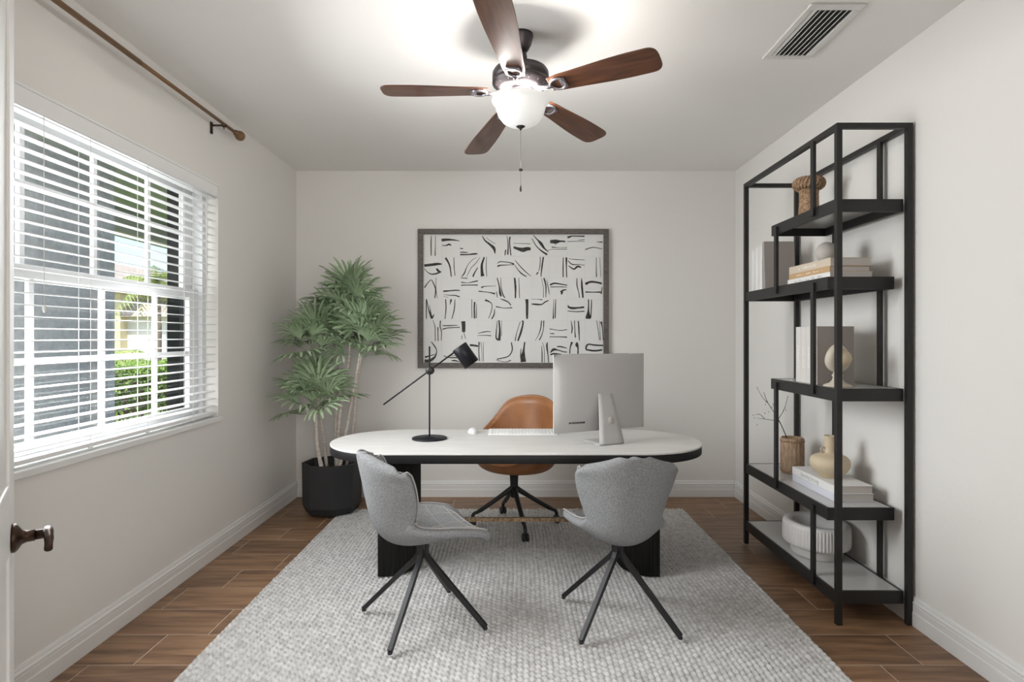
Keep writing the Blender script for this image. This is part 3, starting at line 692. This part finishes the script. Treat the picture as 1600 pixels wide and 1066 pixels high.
# ------------------------------------------------------------------ tan office chair
oc = thing('office_chair', 'tan leather tub chair on black casters behind the desk', 'chair', (.01, 4.15, RZ), math.radians(-90-30))
def tub(th, v):          # th: 0 = front, PI = back ; local +x = front
    b = (1-math.cos(th))/2
    H = interp([(0, .435), (.18, .485), (.36, .55), (.55, .605), (.74, .700), (.88, .825), (1, .872)], b)[0]
    Rr = interp([(0, .225), (.18, .265), (.36, .30), (.55, .31), (.74, .305), (.88, .29), (1, .285)], b)[0]
    base = .392
    r = Rr*(1-(1-v)**2.1)**.62
    z = base+(H-base)*(v**2.6)+.012*v
    return (-.02+r*math.cos(th), r*math.sin(th), z)
shl = MB().grid(lambda u, v: tub(2*PI*u, v*.998+.002), 64, 22, wrap_u=True)
sh = obj('seat_shell', shl, 'tan_leather', oc, solid=.022, fix=True, label='tan leather tub seat')
obj('rim_piping', MB().tube([tub(2*PI*k/96, 1.0) for k in range(97)], .0115, 8, caps=False), 'tan_leather', sh)
obj('gas_column', MB().lathe([(0, .20), (.024, .20), (.026, .25), (.028, .30), (.030, .345), (.042, .375), (.05, .392), (0, .392)], 24), 'chair_black', oc, fix=True)
for (fx, fy) in ((-.293, -.02), (.073, -.33), (-.082, .27), (.306, .06)):
    dv = Matrix.Rotation(-math.radians(-120), 2) @ Vector((fx, fy)); c = dv.normalized(); L = dv.length
    pts = [(c.x*.012, c.y*.012, .268), (c.x*.05, c.y*.05, .238), (c.x*(L-.06), c.y*(L-.06), .112), (c.x*(L-.012), c.y*(L-.012), .088), (c.x*L, c.y*L, .060)]
    a = obj('base_arm', MB().tube(catmull(pts, 3), [.019]*4+[.016]*3+[.012]*6, 10), 'chair_black', oc)
    cs = MB(); t = Vector((-c.y, c.x))
    for s in (-1, 1):
        o_ = len(cs.v)
        cs.lathe([(0, -.009), (.022, -.009), (.027, -.006), (.027, .006), (.022, .009), (0, .009)], 20, axis='y')
        cs.xf(Matrix.Translation((dv.x+t.x*s*.0125, dv.y+t.y*s*.0125, .027)) @ Matrix.Rotation(math.atan2(c.y, c.x), 4, 'Z'), o_)
    cs.tube([(dv.x, dv.y, .030), (dv.x, dv.y, .064)], .008, 8)
    obj('caster', cs, 'caster_black', a)

# ------------------------------------------------------------------ potted palm
PXc, PYc, PZ = -1.386, 4.525, .0153
pot = thing('potted_palm', 'tall green fan-leaf palm in a black octagonal planter', 'plant', (PXc, PYc, PZ))
def octa(r, rot=math.radians(14)): return [(r*math.cos(rot+k*PI/4), r*math.sin(rot+k*PI/4)) for k in range(8)]
plm = MB(); Rr = [(.192, 0), (.218, .055), (.223, .374), (.205, .374), (.200, .31)]
vs = []; fs = []
for r, z in Rr: vs += [(x, y, z) for x, y in octa(r)]
for j in range(len(Rr)-1): fs += [(j*8+k, j*8+(k+1) % 8, j*8+8+(k+1) % 8, j*8+8+k) for k in range(8)]
fs.append(tuple(range(7, -1, -1))); plm.add(vs, fs)
obj('planter', plm, 'planter_black', pot, bevel=.003, label='matt black octagonal planter')
obj('soil', MB().prism(octa(.199), .29, .315), 'soil', pot)
def W3(px, py, Y): return Vector(((px-VX)*Y/F-PXc, Y-PYc, HC+(VY-py)*Y/F-PZ))
crowns = [(W3(550, 480, 4.56), .36, 23), (W3(567, 540, 4.48), .32, 23), (W3(494, 542, 4.42), .30, 19), (W3(494, 628, 4.38), .33, 22), (W3(524, 520, 4.62), .28, 11)]
stems = [((.03, .02), 0, .014), ((.06, -.03), 1, .013), ((-.05, .03), 2, .012), ((-.055, -.06), 3, .015), ((.09, .05), 1, .010), ((.01, .06), 4, .011)]
for (bx, by), ci, r in stems:
    c = crowns[ci][0]; p0 = Vector((bx, by, .30)); p3 = Vector((c.x+random.uniform(-.02, .02), c.y, c.z-.03))
    m1 = p0.lerp(p3, .35)+Vector((random.uniform(-.02, .02), 0, 0)); m2 = p0.lerp(p3, .7)+Vector((random.uniform(-.015, .03), 0, 0))
    pts = catmull([tuple(p0), tuple(m1), tuple(m2), tuple(p3)], 5)
    n = len(pts); sm2 = MB().tube(pts, [r*(1.15-.5*i/n)*(1+.08*((i*7) % 3-1)) for i in range(n)], 8)
    obj('stem', sm2, 'stem_bark', pot)
def leaf_mesh(nl, ln, spread, seed):
    rd = random.Random(seed); mb = MB()
    for i in range(nl):
        f = (i/(nl-1)*2-1); a = f*spread+rd.uniform(-.05, .05); L = ln*(1-.22*abs(f)**2)*rd.uniform(.9, 1.08); droop = rd.uniform(.0, .07)+.05*abs(f)
        w0 = .0100*rd.uniform(.9, 1.15); fold = .006
        d = Vector((math.cos(a), math.sin(a), 0)); s = Vector((-math.sin(a), math.cos(a), 0))
        vs = []
        for j, (t, wf) in enumerate([(0, .25), (.18, .75), (.42, 1.0), (.70, 1.0), (.90, .82), (1.0, .35)]):
            p = d*(L*t)+Vector((0, 0, .045*math.sin(PI*min(t*.8, 1))*1-droop*L*3*t**2.4*.35))
            vs += [p-s*w0*wf+Vector((0, 0, fold*wf)), p, p+s*w0*wf+Vector((0, 0, fold*wf))]
        mb.add(vs, [q for j in range(5) for q in ((3*j, 3*j+1, 3*j+4, 3*j+3), (3*j+1, 3*j+2, 3*j+5, 3*j+4))], True)
    mb.tube([(-.17, 0, -.05), (-.08, 0, -.012), (0, 0, .002)], [.0028, .0026, .0026], 5)
    me = mb.mesh('leaf'); me.materials.append(MATS['leaf_green']); return me
leaves = [leaf_mesh(11, .225, 1.5, 1), leaf_mesh(13, .235, 1.8, 2), leaf_mesh(10, .215, 1.25, 3), leaf_mesh(12, .205, 1.6, 4)]
rl = random.Random(11)
for ci, (c, rad, nlf) in enumerate(crowns):
    for k in range(nlf):
        g = k*2.399963+ci; el = -.25+1.65*((k+.5)/nlf)**.85+rl.uniform(-.12, .12)
        d = Vector((math.cos(g)*math.cos(el), math.sin(g)*math.cos(el), math.sin(el)))
        hub = c+Vector((d.x*.14, d.y*.14, d.z*.20-.04))
        wx, wy = hub.x+PXc, hub.y+PYc
        side = Vector((0, 0, 1)).cross(d); side = side.normalized() if side.length > .05 else Vector((1, 0, 0))
        up = d.cross(side).normalized()
        Rm = Matrix((d, side, up)).transposed().to_4x4()
        o = obj('leaf', leaves[rl.randrange(4)], None, pot)
        mt = Matrix.Translation(hub) @ Rm @ Matrix.Rotation(rl.uniform(-.5, .5), 4, 'X') @ Matrix.Scale(rl.uniform(.9, 1.12), 4)
        q = [mt @ v.co for v in o.data.vertices]
        ex = max(0, XL+.012-PXc-min(v.x for v in q)); ey = min(0, YB-.012-PYc-max(v.y for v in q))
        o.matrix_local = Matrix.Translation((ex, ey, 0)) @ mt

# ------------------------------------------------------------------ shelving unit
SX0, SX1, SY0, SY1, SH = 1.522, 1.851, 2.752, 3.838, 2.342
bs = thing('bookshelf', 'tall black metal shelving unit with staggered grey shelves', 'shelf', ((SX0+SX1)/2, (SY0+SY1)/2, 0))
h = .0125
for x in (SX0, SX1):
    for y in (SY0, SY1):
        obj('corner_post', MB().box((x-h, y-h, 0), (x+h, y+h, SH)), 'shelf_metal', bs, world=True)
for a, b in (((SX0+h, SY0), (SX1-h, SY0)), ((SX0+h, SY1), (SX1-h, SY1))):
    obj('top_rail', MB().box((a[0], a[1]-h, SH-.025), (b[0], b[1]+h, SH)), 'shelf_metal', bs, world=True)
for x in (SX0, SX1):
    obj('top_rail', MB().box((x-h, SY0+h, SH-.025), (x+h, SY1-h, SH)), 'shelf_metal', bs, world=True)
SHELF = {1: (2.752+h, 3.445, 1.992), 2: (2.83, 3.838-h, 1.634), 3: (2.752+h, 3.45, 1.101), 4: (2.83, 3.838-h, .522), 5: (2.752+h, 3.838-h, .150)}
XA, XB = SX0+.004, SX1-.016
for k, (ya, yb, zt) in SHELF.items():
    r = .012
    rim = MB().box((XA-h, ya, zt-.060), (XA-h+r, yb, zt)).box((XB-r, ya, zt-.060), (XB, yb, zt)).box((XA-h+r, ya, zt-.060), (XB-r, ya+r, zt)).box((XA-h+r, yb-r, zt-.060), (XB-r, yb, zt))
    s = obj('shelf', rim, 'shelf_metal', bs, world=True, bevel=.001)
    pn = MB().box((XA-h+r, ya+r, zt-.016), (XB-r, yb-r, zt-.0008)); l = bs.location
    pn.v = [(a-l.x, b-l.y, c-l.z) for a, b, c in pn.v]
    obj('shelf_panel', pn, 'shelf_panel', s, label='pale grey shelf panel')
def upright(y, z0, z1):
    for x, dx in ((SX0-.0135, 0), (SX1-.008, 0)):
        obj('upright', MB().box((x-.0075, y-.0145, z0), (x+.0075, y+.0145, z1)), 'shelf_metal', bs, world=True)
upright(2.955, 1.992-.042, SH-.02); upright(3.37, 1.634-.042, 1.992-.018)
upright(2.955, 1.101-.042, 1.634-.018); upright(3.37, .522-.042, 1.101-.018); upright(2.955, .150-.042, .522-.018)

# ---- things on the shelves
Z1s, Z2s, Z3s, Z4s, Z5s = [SHELF[k][2] for k in (1, 2, 3, 4, 5)]
# wicker mushroom vase
wv = thing('wicker_vase', 'brown woven wicker vase with rolled mushroom top', 'vase', (1.668, 3.315, Z1s))
obj('body', MB().lathe([(0, 0), (.054, 0), (.056, .01), (.054, .05), (.050, .10), (.049, .15), (.052, .19)], 40, mod=lambda r, z, a, k: r*(1+.03*math.cos(a*20))), 'wicker', wv, fix=True)
capp = [(.052, .165)]+[(.062+.030*math.cos(a)*.62-.012*0, .205+.052*math.sin(a)) for a in [-PI*.62+PI*1.25*k/14 for k in range(15)]]+[(.030, .246), (.028, .20)]
cap_ = MB()
cap_.tube([(.050*math.cos(2*PI*k/32), .050*math.sin(2*PI*k/32), .213) for k in range(33)], .033, 14, caps=False)
obj('rolled_rim', cap_, 'wicker', wv)
for k in range(14):
    a = 2*PI*k/14; c, s = math.cos(a), math.sin(a)
rib = MB()
for k in range(26):
    a = 2*PI*k/26; c, s = math.cos(a), math.sin(a)
    rib.tube([((.050+.034*math.cos(t))*math.cos(a+.15*math.sin(t)), (.050+.034*math.cos(t))*math.sin(a+.15*math.sin(t)), .213+.034*math.sin(t)) for t in [-1.9+3.8*j/10 for j in range(11)]], .0035, 5)
obj('weave_strand', rib, 'wicker', wv)['kind'] = 'stuff'

def book(name, label, dims, loc, rotz, cover, letters=None, tilt=0, group=None, spine_letters=None, lmat='letter_white', pages='pages'):
    # local: x = spine(0) to fore edge, y = length (height of the page), z = thickness
    wx, ly_, tz = dims; b = thing(name, label, 'book', loc, 0, group)
    cv = MB().box((0, 0, 0), (wx, ly_, .0028)).box((0, 0, tz-.0028), (wx, ly_, tz)).box((0, 0, .0028), (.004, ly_, tz-.0028))
    o = obj('cover', cv, cover, b, bevel=.0008)
    obj('page_block', MB().box((.004, .003, .0028), (wx-.004, ly_-.003, tz-.0028)), pages, b)
    if spine_letters:
        lt = MB()
        for (y0, y1, zz0, zz1) in spine_letters: lt.box((-.0006, y0, zz0), (.0002, y1, zz1))
        obj('spine_lettering', lt, lmat, b)
    b.rotation_euler = rotz if isinstance(rotz, tuple) else (0, 0, rotz)
    return b
def letters(y0, y1, z0, z1, n, seed):
    rd = random.Random(seed); r = []; st_ = (y1-y0)/n
    for k in range(n):
        if rd.random() < .16: continue
        y = y0+k*st_; hh = z0+(z1-z0)*rd.choice([.62, .7, 1.0])
        r.append((y, y+st_*.22, z0, hh)); r.append((y+st_*.22, y+st_*.66, z0 if rd.random() < .5 else hh-(z1-z0)*.22, (z0+(z1-z0)*.22) if False else hh if rd.random() < .35 else min(hh, z0+(z1-z0)*.30)))
    return [q for q in r if q[3] > q[2]]
# standing books: local y up -> rotate so the page length stands up; spine towards the room (-x)
def upright_book(name, label, depth, height, thick, x, y, z, cover, group, lean=0, letter=None, lmat='letter_white', pages='pages'):
    b = book(name, label, (depth, height, thick), (x, y, z), (PI/2+lean, 0, 0), cover, group=group, spine_letters=letter, lmat=lmat, pages=pages)
    return b
yb = 3.812
names = ['farthest of five pale upright books on the second shelf', 'second pale upright book from the far post, second shelf', 'middle of five pale upright books on the second shelf',
         'fourth pale upright book from the far post, second shelf', 'pale upright book nearest the leaning taupe one, second shelf']
for k in range(5):
    th = .0315
    upright_book('upright_book', names[k], .175, .268+.004*k, th-.001, 1.548, yb-k*th, Z2s, ['book_white', 'book_cream', 'book_white', 'book_cream', 'book_white'][k], 'pale upright books on the second shelf',
                 letter=letters(.10, .20, .011, .020, 16, k), lmat='book_white' if k % 2 else 'letter_white')
yl = yb-5*.0315-.001
upright_book('leaning_book', 'taupe-covered book leaning against the pale upright books', .187, .298, .020, 1.550, yl-.020, Z2s+.0006, 'book_taupe', None, lean=-.062)
# recolour only its spine: a pale spine strip
for y0_, nm in ((3.226, 0), (3.169, 1), (3.112, 2), (3.055, 3)):
    lab = ['farthest of four upright books on the third shelf', 'second of four upright books from the far end, third shelf', 'third of four upright books from the far end, third shelf', 'taupe-fronted upright book behind the cream sculpture, third shelf'][nm]
    upright_book('upright_book', lab, .187, .297, .056, 1.552, y0_, Z3s, 'book_taupe' if nm == 3 else 'book_cream', 'upright books on the third shelf', letter=letters(.08, .20, .020, .034, 18, 20+nm))
# stack of three on shelf 2
z = Z2s
book('stacked_book', 'white book at the bottom of the stack under the ball', (.212, .444, .031), (1.556, 2.888, z), 0, 'book_white', group='stack of books on the second shelf', spine_letters=letters(.05, .37, .009, .021, 26, 31), lmat='letter_grey'); z += .0312
book('stacked_book', 'ochre book in the middle of the stack under the ball', (.200, .425, .028), (1.556, 2.890, z), 0, 'book_ochre', group='stack of books on the second shelf', spine_letters=letters(.06, .36, .011, .018, 30, 32)); z += .0282
book('stacked_book', 'sand-coloured book on top of the stack under the ball', (.204, .432, .041), (1.558, 2.886, z), 0, 'book_sand', group='stack of books on the second shelf', spine_letters=letters(.14, .32, .015, .027, 17, 33)); z += .0412
ball = obj('decorative_ball', MB().lathe([(.0545*math.sin(PI*k/20), .0545-.0545*math.cos(PI*k/20)) for k in range(21)], 36), 'ball_stone'); ball.location = (1.652, 3.10, z)
tag(ball, 'smooth beige stone ball resting on the book stack', 'ornament')
# sculpture on shelf 3
scu = thing('sculpture', 'cream ceramic knot sculpture on a flared foot', 'sculpture', (1.592, 2.885, Z3s))
obj('foot', MB().lathe([(0, 0), (.062, 0), (.064, .005), (.058, .010), (.036, .018), (.024, .032), (.021, .046), (.025, .052), (.025, .057), (.020, .062), (.018, .075), (0, .078)], 36), 'sand_ceramic', scu, fix=True)
tor = MB().tube([(.046*math.cos(t), .006*math.sin(2*t), .139+.046*math.sin(t)) for t in [2*PI*k/40 for k in range(41)]], .024, 16, caps=False)
tor.xf(Matrix.Translation((0, 0, .137)) @ Matrix.Rotation(math.radians(20), 4, 'Z') @ Matrix.Translation((0, 0, -.137)))
obj('ring', tor, 'sand_ceramic', scu)
obj('inner_ball', MB().lathe([(.044*math.sin(PI*k/16), .094+.044-.044*math.cos(PI*k/16)) for k in range(17)], 28, (.018, -.004, 0)), 'cream_ceramic', scu)
# woven pot + branch on shelf 4
wp = thing('woven_pot', 'ribbed brown rattan pot on the fourth shelf', 'pot', (1.698, 3.575, Z4s))
obj('body', MB().lathe([(0, 0), (.060, 0), (.064, .006), (.066, .10), (.065, .205), (.060, .213), (.056, .205), (.055, .12), (0, .115)], 72, mod=lambda r, z, a, k: r*(1+(.030*math.cos(a*18) if r > .0605 else 0))), 'rattan', wp, fix=True)
for zz_ in (.020, .192):
    obj('woven_band', MB().tube([(.0665*math.cos(2*PI*k/48), .0665*math.sin(2*PI*k/48), zz_+.002*(-1)**k) for k in range(49)], .0035, 6, caps=False), 'wicker', wp)
br = thing('dried_branch', 'thin dark dried branch with tiny buds standing in the rattan pot', 'branch', (1.698, 3.575, Z4s+.118))
def B3(px, py, Y): return ((px-VX)*Y/F-1.698, Y-3.575, HC+(VY-py)*Y/F-Z4s-.118)
main = catmull([(.012, 0, .0), B3(1229, 683, 3.56), B3(1216, 655, 3.56), B3(1200, 630, 3.56), B3(1193, 613, 3.56)], 4)
obj('twig', MB().tube(main, [.0035-.0024*i/len(main) for i in range(len(main))], 6), 'twig_bark', br)
for pts in ([B3(1217, 659, 3.56), B3(1208, 657, 3.55), B3(1195, 655, 3.54), B3(1183, 654, 3.53)], [B3(1219, 662, 3.56), B3(1214, 650, 3.60), B3(1210, 636, 3.63), B3(1207, 630, 3.64)], [B3(1216, 655, 3.56), B3(1225, 640, 3.58), B3(1231, 620, 3.6)],
            [B3(1200, 630, 3.56), B3(1192, 622, 3.55), B3(1183, 606, 3.54)], [B3(1195, 655, 3.54), B3(1188, 648, 3.52), B3(1180, 648, 3.5)]):
    pts = catmull(pts, 3); obj('twig', MB().tube(pts, [.0020-.0013*i/len(pts) for i in range(len(pts))], 5), 'twig_bark', br)
bud = MB().lathe([(0, -.0045), (.003, 0), (0, .0045)], 6).mesh('bud'); bud.materials.append(MATS['twig_bark'])
rb = random.Random(5)
for (px_, py_, Y_) in ((1183, 606, 3.54), (1190, 619, 3.55), (1197, 628, 3.56), (1196, 632, 3.55), (1208, 632, 3.63), (1211, 637, 3.62), (1206, 636, 3.64), (1213, 640, 3.6), (1231, 620, 3.6), (1226, 638, 3.58), (1228, 641, 3.58), (1177, 649, 3.5), (1179, 653, 3.52), (1195, 646, 3.55), (1183, 664, 3.53), (1201, 644, 3.56), (1224, 642, 3.57)):
    o = obj('bud', bud, None, br); o.location = B3(px_, py_, Y_); o.rotation_euler = (rb.random(), rb.random(), 0)
# two books + vase on shelf 4
z = Z4s
book('stacked_book', 'pale lilac-white book under another on the fourth shelf', (.196, .447, .040), (1.604, 2.930, z), 0, 'book_lilac', group='two white books on the fourth shelf'); z += .0402
tb = book('stacked_book', 'white book with grey spine lettering under the cream vase', (.192, .447, .040), (1.602, 2.928, z), 0, 'book_white', group='two white books on the fourth shelf'); z += .0402
def text_obj(body, size, parent, mat, mtx, name='spine_lettering'):
    cu = bpy.data.curves.new(name, 'FONT'); cu.body = body; cu.size = size; cu.extrude = .0002; cu.align_x = 'LEFT'
    o = bpy.data.objects.new(name, cu); C.objects.link(o); o.parent = parent; o.matrix_local = mtx; cu.materials.append(MATS[mat])
    me = bpy.data.meshes.new_from_object(o); q = bpy.data.objects.new(name, me); C.objects.link(q); q.parent = parent; q.matrix_local = mtx
    bpy.data.objects.remove(o); bpy.data.curves.remove(cu); return q
text_obj('Standing Strong', .030, tb, 'letter_grey', Matrix.Translation((-.0004, .345, .011)) @ Matrix(((0, 0, -1, 0), (-1, 0, 0, 0), (0, 1, 0, 0), (0, 0, 0, 1))))
vs_ = thing('vase', 'cream squat ceramic vase with narrow neck and two ring handles', 'vase', (1.684, 3.125, z))
vprof = [(0, 0), (.050, 0), (.053, .006), (.062, .016), (.082, .034), (.096, .058), (.0985, .078), (.094, .096), (.080, .110), (.056, .120), (.036, .126), (.029, .134), (.0275, .15), (.0275, .214), (.029, .218), (.026, .218), (.024, .20), (.024, .14), (0, .138)]
obj('body', MB().lathe(vprof, 48), 'cream_ceramic', vs_, fix=True)
for s in (-1, 1):
    hd2 = [(s*(.026+.013*(1-math.cos(t))), -.004, .143+.013*math.sin(t)) for t in [2*PI*k/20 for k in range(21)]]
    obj('handle', MB().tube(hd2, .0042, 8, caps=False), 'cream_ceramic', vs_)
# ribbed bowl on shelf 5
rbw = thing('ribbed_bowl', 'large white plaster bowl with ribbed rim band on the bottom shelf', 'bowl', (1.680, 3.262, Z5s))
ysc = 1.14
def rmod(r, z, a, k): return r*(1+(.016*math.cos(a*64) if .062 < z < .158 and r > .13 else 0))
bp = [(0, 0), (.122, 0), (.126, .004), (.127, .040), (.130, .050), (.160, .058), (.163, .066), (.164, .080), (.164, .11), (.164, .140), (.163, .156), (.161, .168), (.152, .176), (.140, .178), (.118, .176), (.112, .168), (.100, .135), (.070, .108), (0, .098)]
obj('body', MB().lathe(bp, 256, sy=ysc, mod=rmod), 'plaster_white', rbw, fix=True)

# ------------------------------------------------------------------ outside the window
struct('ground', MB().box((-40, -10, -.35), (-2.06, 60, -.14)), 'lawn', 'lawn outside the window')
struct('wall_porch', MB().box((-3.62, -1.0, -.14), (-3.20, 3.97, 2.68)).box((-3.62, 3.97, -.14), (-3.26, 4.56, 2.68)).box((-3.62, 4.56, -.14), (-3.20, 4.735, 2.68)), 'stucco_grey', 'grey stucco porch wall outside the window')
struct('ceiling_porch', MB().box((-4.4, -1.0, 2.68), (-2.02, 9.0, 2.78)), 'porch_ceiling', 'porch ceiling outside the window')
struct('trim_1', MB().box((-4.4, 4.735, 2.46), (-4.15, 9.0, 2.68)), 'porch_beam', 'pale porch beam outside the window')
post = obj('porch_post', MB().box((-2.66, 4.53, -.14), (-2.56, 4.69, 2.68)).box((-2.68, 4.51, -.14), (-2.54, 4.71, .0)).box((-2.68, 4.51, 2.58), (-2.54, 4.71, 2.68)), 'post_charcoal', bevel=.004)
tag(post, 'charcoal porch post just outside the window', 'post')
struct('driveway', MB().box((-12.5, 4, -.139), (-8.2, 40, -.13)), 'drive', 'pale driveway outside')
# hedge
hg = thing('hedge', 'clipped green hedge outside the window', 'hedge', (-6.1, 10.0, -.14))
rh = random.Random(3); hl = MB()
for k in range(6500):
    fx = rh.choice(('f', 'f', 't', 'v')); x, y = rh.uniform(-.4, .4), rh.uniform(-2.6, 3.2)
    if fx == 't': p = Vector((x, y, 1.02+rh.uniform(-.08, .05)))
    elif fx == 'f': p = Vector((.42+rh.uniform(-.10, .04), y, 1.04*math.sqrt(rh.random())))
    else: p = Vector((x, -2.6+rh.uniform(-.04, .2), 1.03*math.sqrt(rh.random())))
    n = Vector((rh.gauss(0, .6)+.4, rh.gauss(0, .6)-.3, rh.gauss(0, .5)+.6)).normalized(); a = n.orthogonal().normalized(); a = Matrix.Rotation(rh.uniform(0, 6.3), 3, n) @ a; b = n.cross(a); L = rh.uniform(.03, .055)
    hl.add([p-a*L, p-b*L*.45+n*.006, p+a*L, p+b*L*.45+n*.006], [(0, 1, 2, 3)])
obj('foliage', hl, 'hedge_leaf', hg)['kind'] = 'stuff'
hs_ = MB()
for k in range(46):
    x, y = rh.uniform(-.3, .3), rh.uniform(-2.5, 3.1); hs_.tube([(x, y, 0), (x+rh.uniform(-.1, .1), y+rh.uniform(-.1, .1), .5), (x+rh.uniform(-.15, .15), y+rh.uniform(-.15, .15), .95)], [.014, .010, .005], 5)
obj('branches', hs_, 'hedge_stem', hg)['kind'] = 'stuff'
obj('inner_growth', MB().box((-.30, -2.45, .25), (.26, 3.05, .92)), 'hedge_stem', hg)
# neighbouring house
nh = thing('neighbour_house', 'cream two-storey house with tiled roof across the drive', 'house', (-16, 26, -.14))
obj('wall', MB().box((-3, -5, 0), (2.0, 6, 3.05)), 'house_cream', nh)
obj('entry_wall', MB().box((2.0, 1.2, 0), (2.6, 5.6, 1.65)), 'brick_red', nh)
obj('garage_wing', MB().box((2.0, -4.6, 0), (3.4, -.5, 2.2)), 'house_white', nh)
obj('string_course', MB().box((2.0, -.5, 1.9), (2.08, 6, 2.02)), 'house_white', nh)
rf = MB().add([(-3.5, -5.5, 3.05), (2.5, -5.5, 3.05), (2.5, 6.5, 3.05), (-3.5, 6.5, 3.05), (-.5, -2.5, 4.5), (-.5, 3.5, 4.5)], [(0, 1, 4), (1, 2, 5, 4), (2, 3, 5), (3, 0, 4, 5), (3, 2, 1, 0)])
obj('roof', rf, 'roof_tile', nh)
rf = MB().add([(2.0, -5.0, 2.2), (3.8, -5.0, 2.2), (3.8, -.1, 2.2), (2.0, -.1, 2.2), (2.0, -4.2, 2.9), (2.0, -.9, 2.9)], [(0, 1, 4), (1, 2, 5, 4), (2, 3, 5), (3, 2, 1, 0), (0, 4, 5, 3)])
obj('garage_roof', rf, 'roof_tile', nh)
for y in (2.0, 4.2):
    wdw = obj('window', MB().box((2.0, y, 2.1), (2.06, y+1.3, 2.85)), 'house_white', nh)
    obj('pane', MB().box((2.06, y+.08, 2.18), (2.075, y+.61, 2.77)), 'house_glass', wdw)
    obj('pane', MB().box((2.06, y+.69, 2.18), (2.075, y+1.22, 2.77)), 'house_glass', wdw)
# palms
def palm(name, loc, H, n, L, label):
    p = thing(name, label, 'tree', loc); rp = random.Random(int(H*10))
    obj('trunk', MB().tube([(0, 0, 0), (.05, 0, H*.5), (0, 0, H)], [.13, .10, .09], 8), 'palm_trunk', p)
    for k in range(n):
        a = k*2.4; e = rp.uniform(-.1, 1.1); mb = MB(); pts = []
        for j in range(9):
            t = j/8; pts.append(Vector((math.cos(a)*L*t*math.cos(e*(1-t*.3)), math.sin(a)*L*t*math.cos(e*(1-t*.3)), H+L*(math.sin(e)*t-.75*t*t))))
        mb.tube(pts, [.015-.0012*j for j in range(9)], 4)
        for j in range(1, 9):
            for s in (-1, 1):
                for q in (0, .5):
                    b = pts[j-1].lerp(pts[j], q+.25); tg = (pts[j]-pts[j-1]).normalized(); sd2 = Vector((0, 0, 1)).cross(tg).normalized()*s
                    tipp = b+(sd2*.8+tg*.6).normalized()*L*.26*(1-.4*j/9)+Vector((0, 0, -.10*L)); wv_ = tg*.028
                    mb.add([b-wv_, b+wv_, tipp], [(0, 1, 2)])
        obj('frond', mb, 'palm_leaf', p)
    return p
palm('palm_tree', (-11.0, 18.2, -.14), 3.2, 16, 1.7, 'tall palm tree beyond the driveway, fronds above the roofline')
palm('palm_tree', (-8.6, 12.5, -.14), .95, 15, 1.15, 'low bushy palm standing behind the hedge')
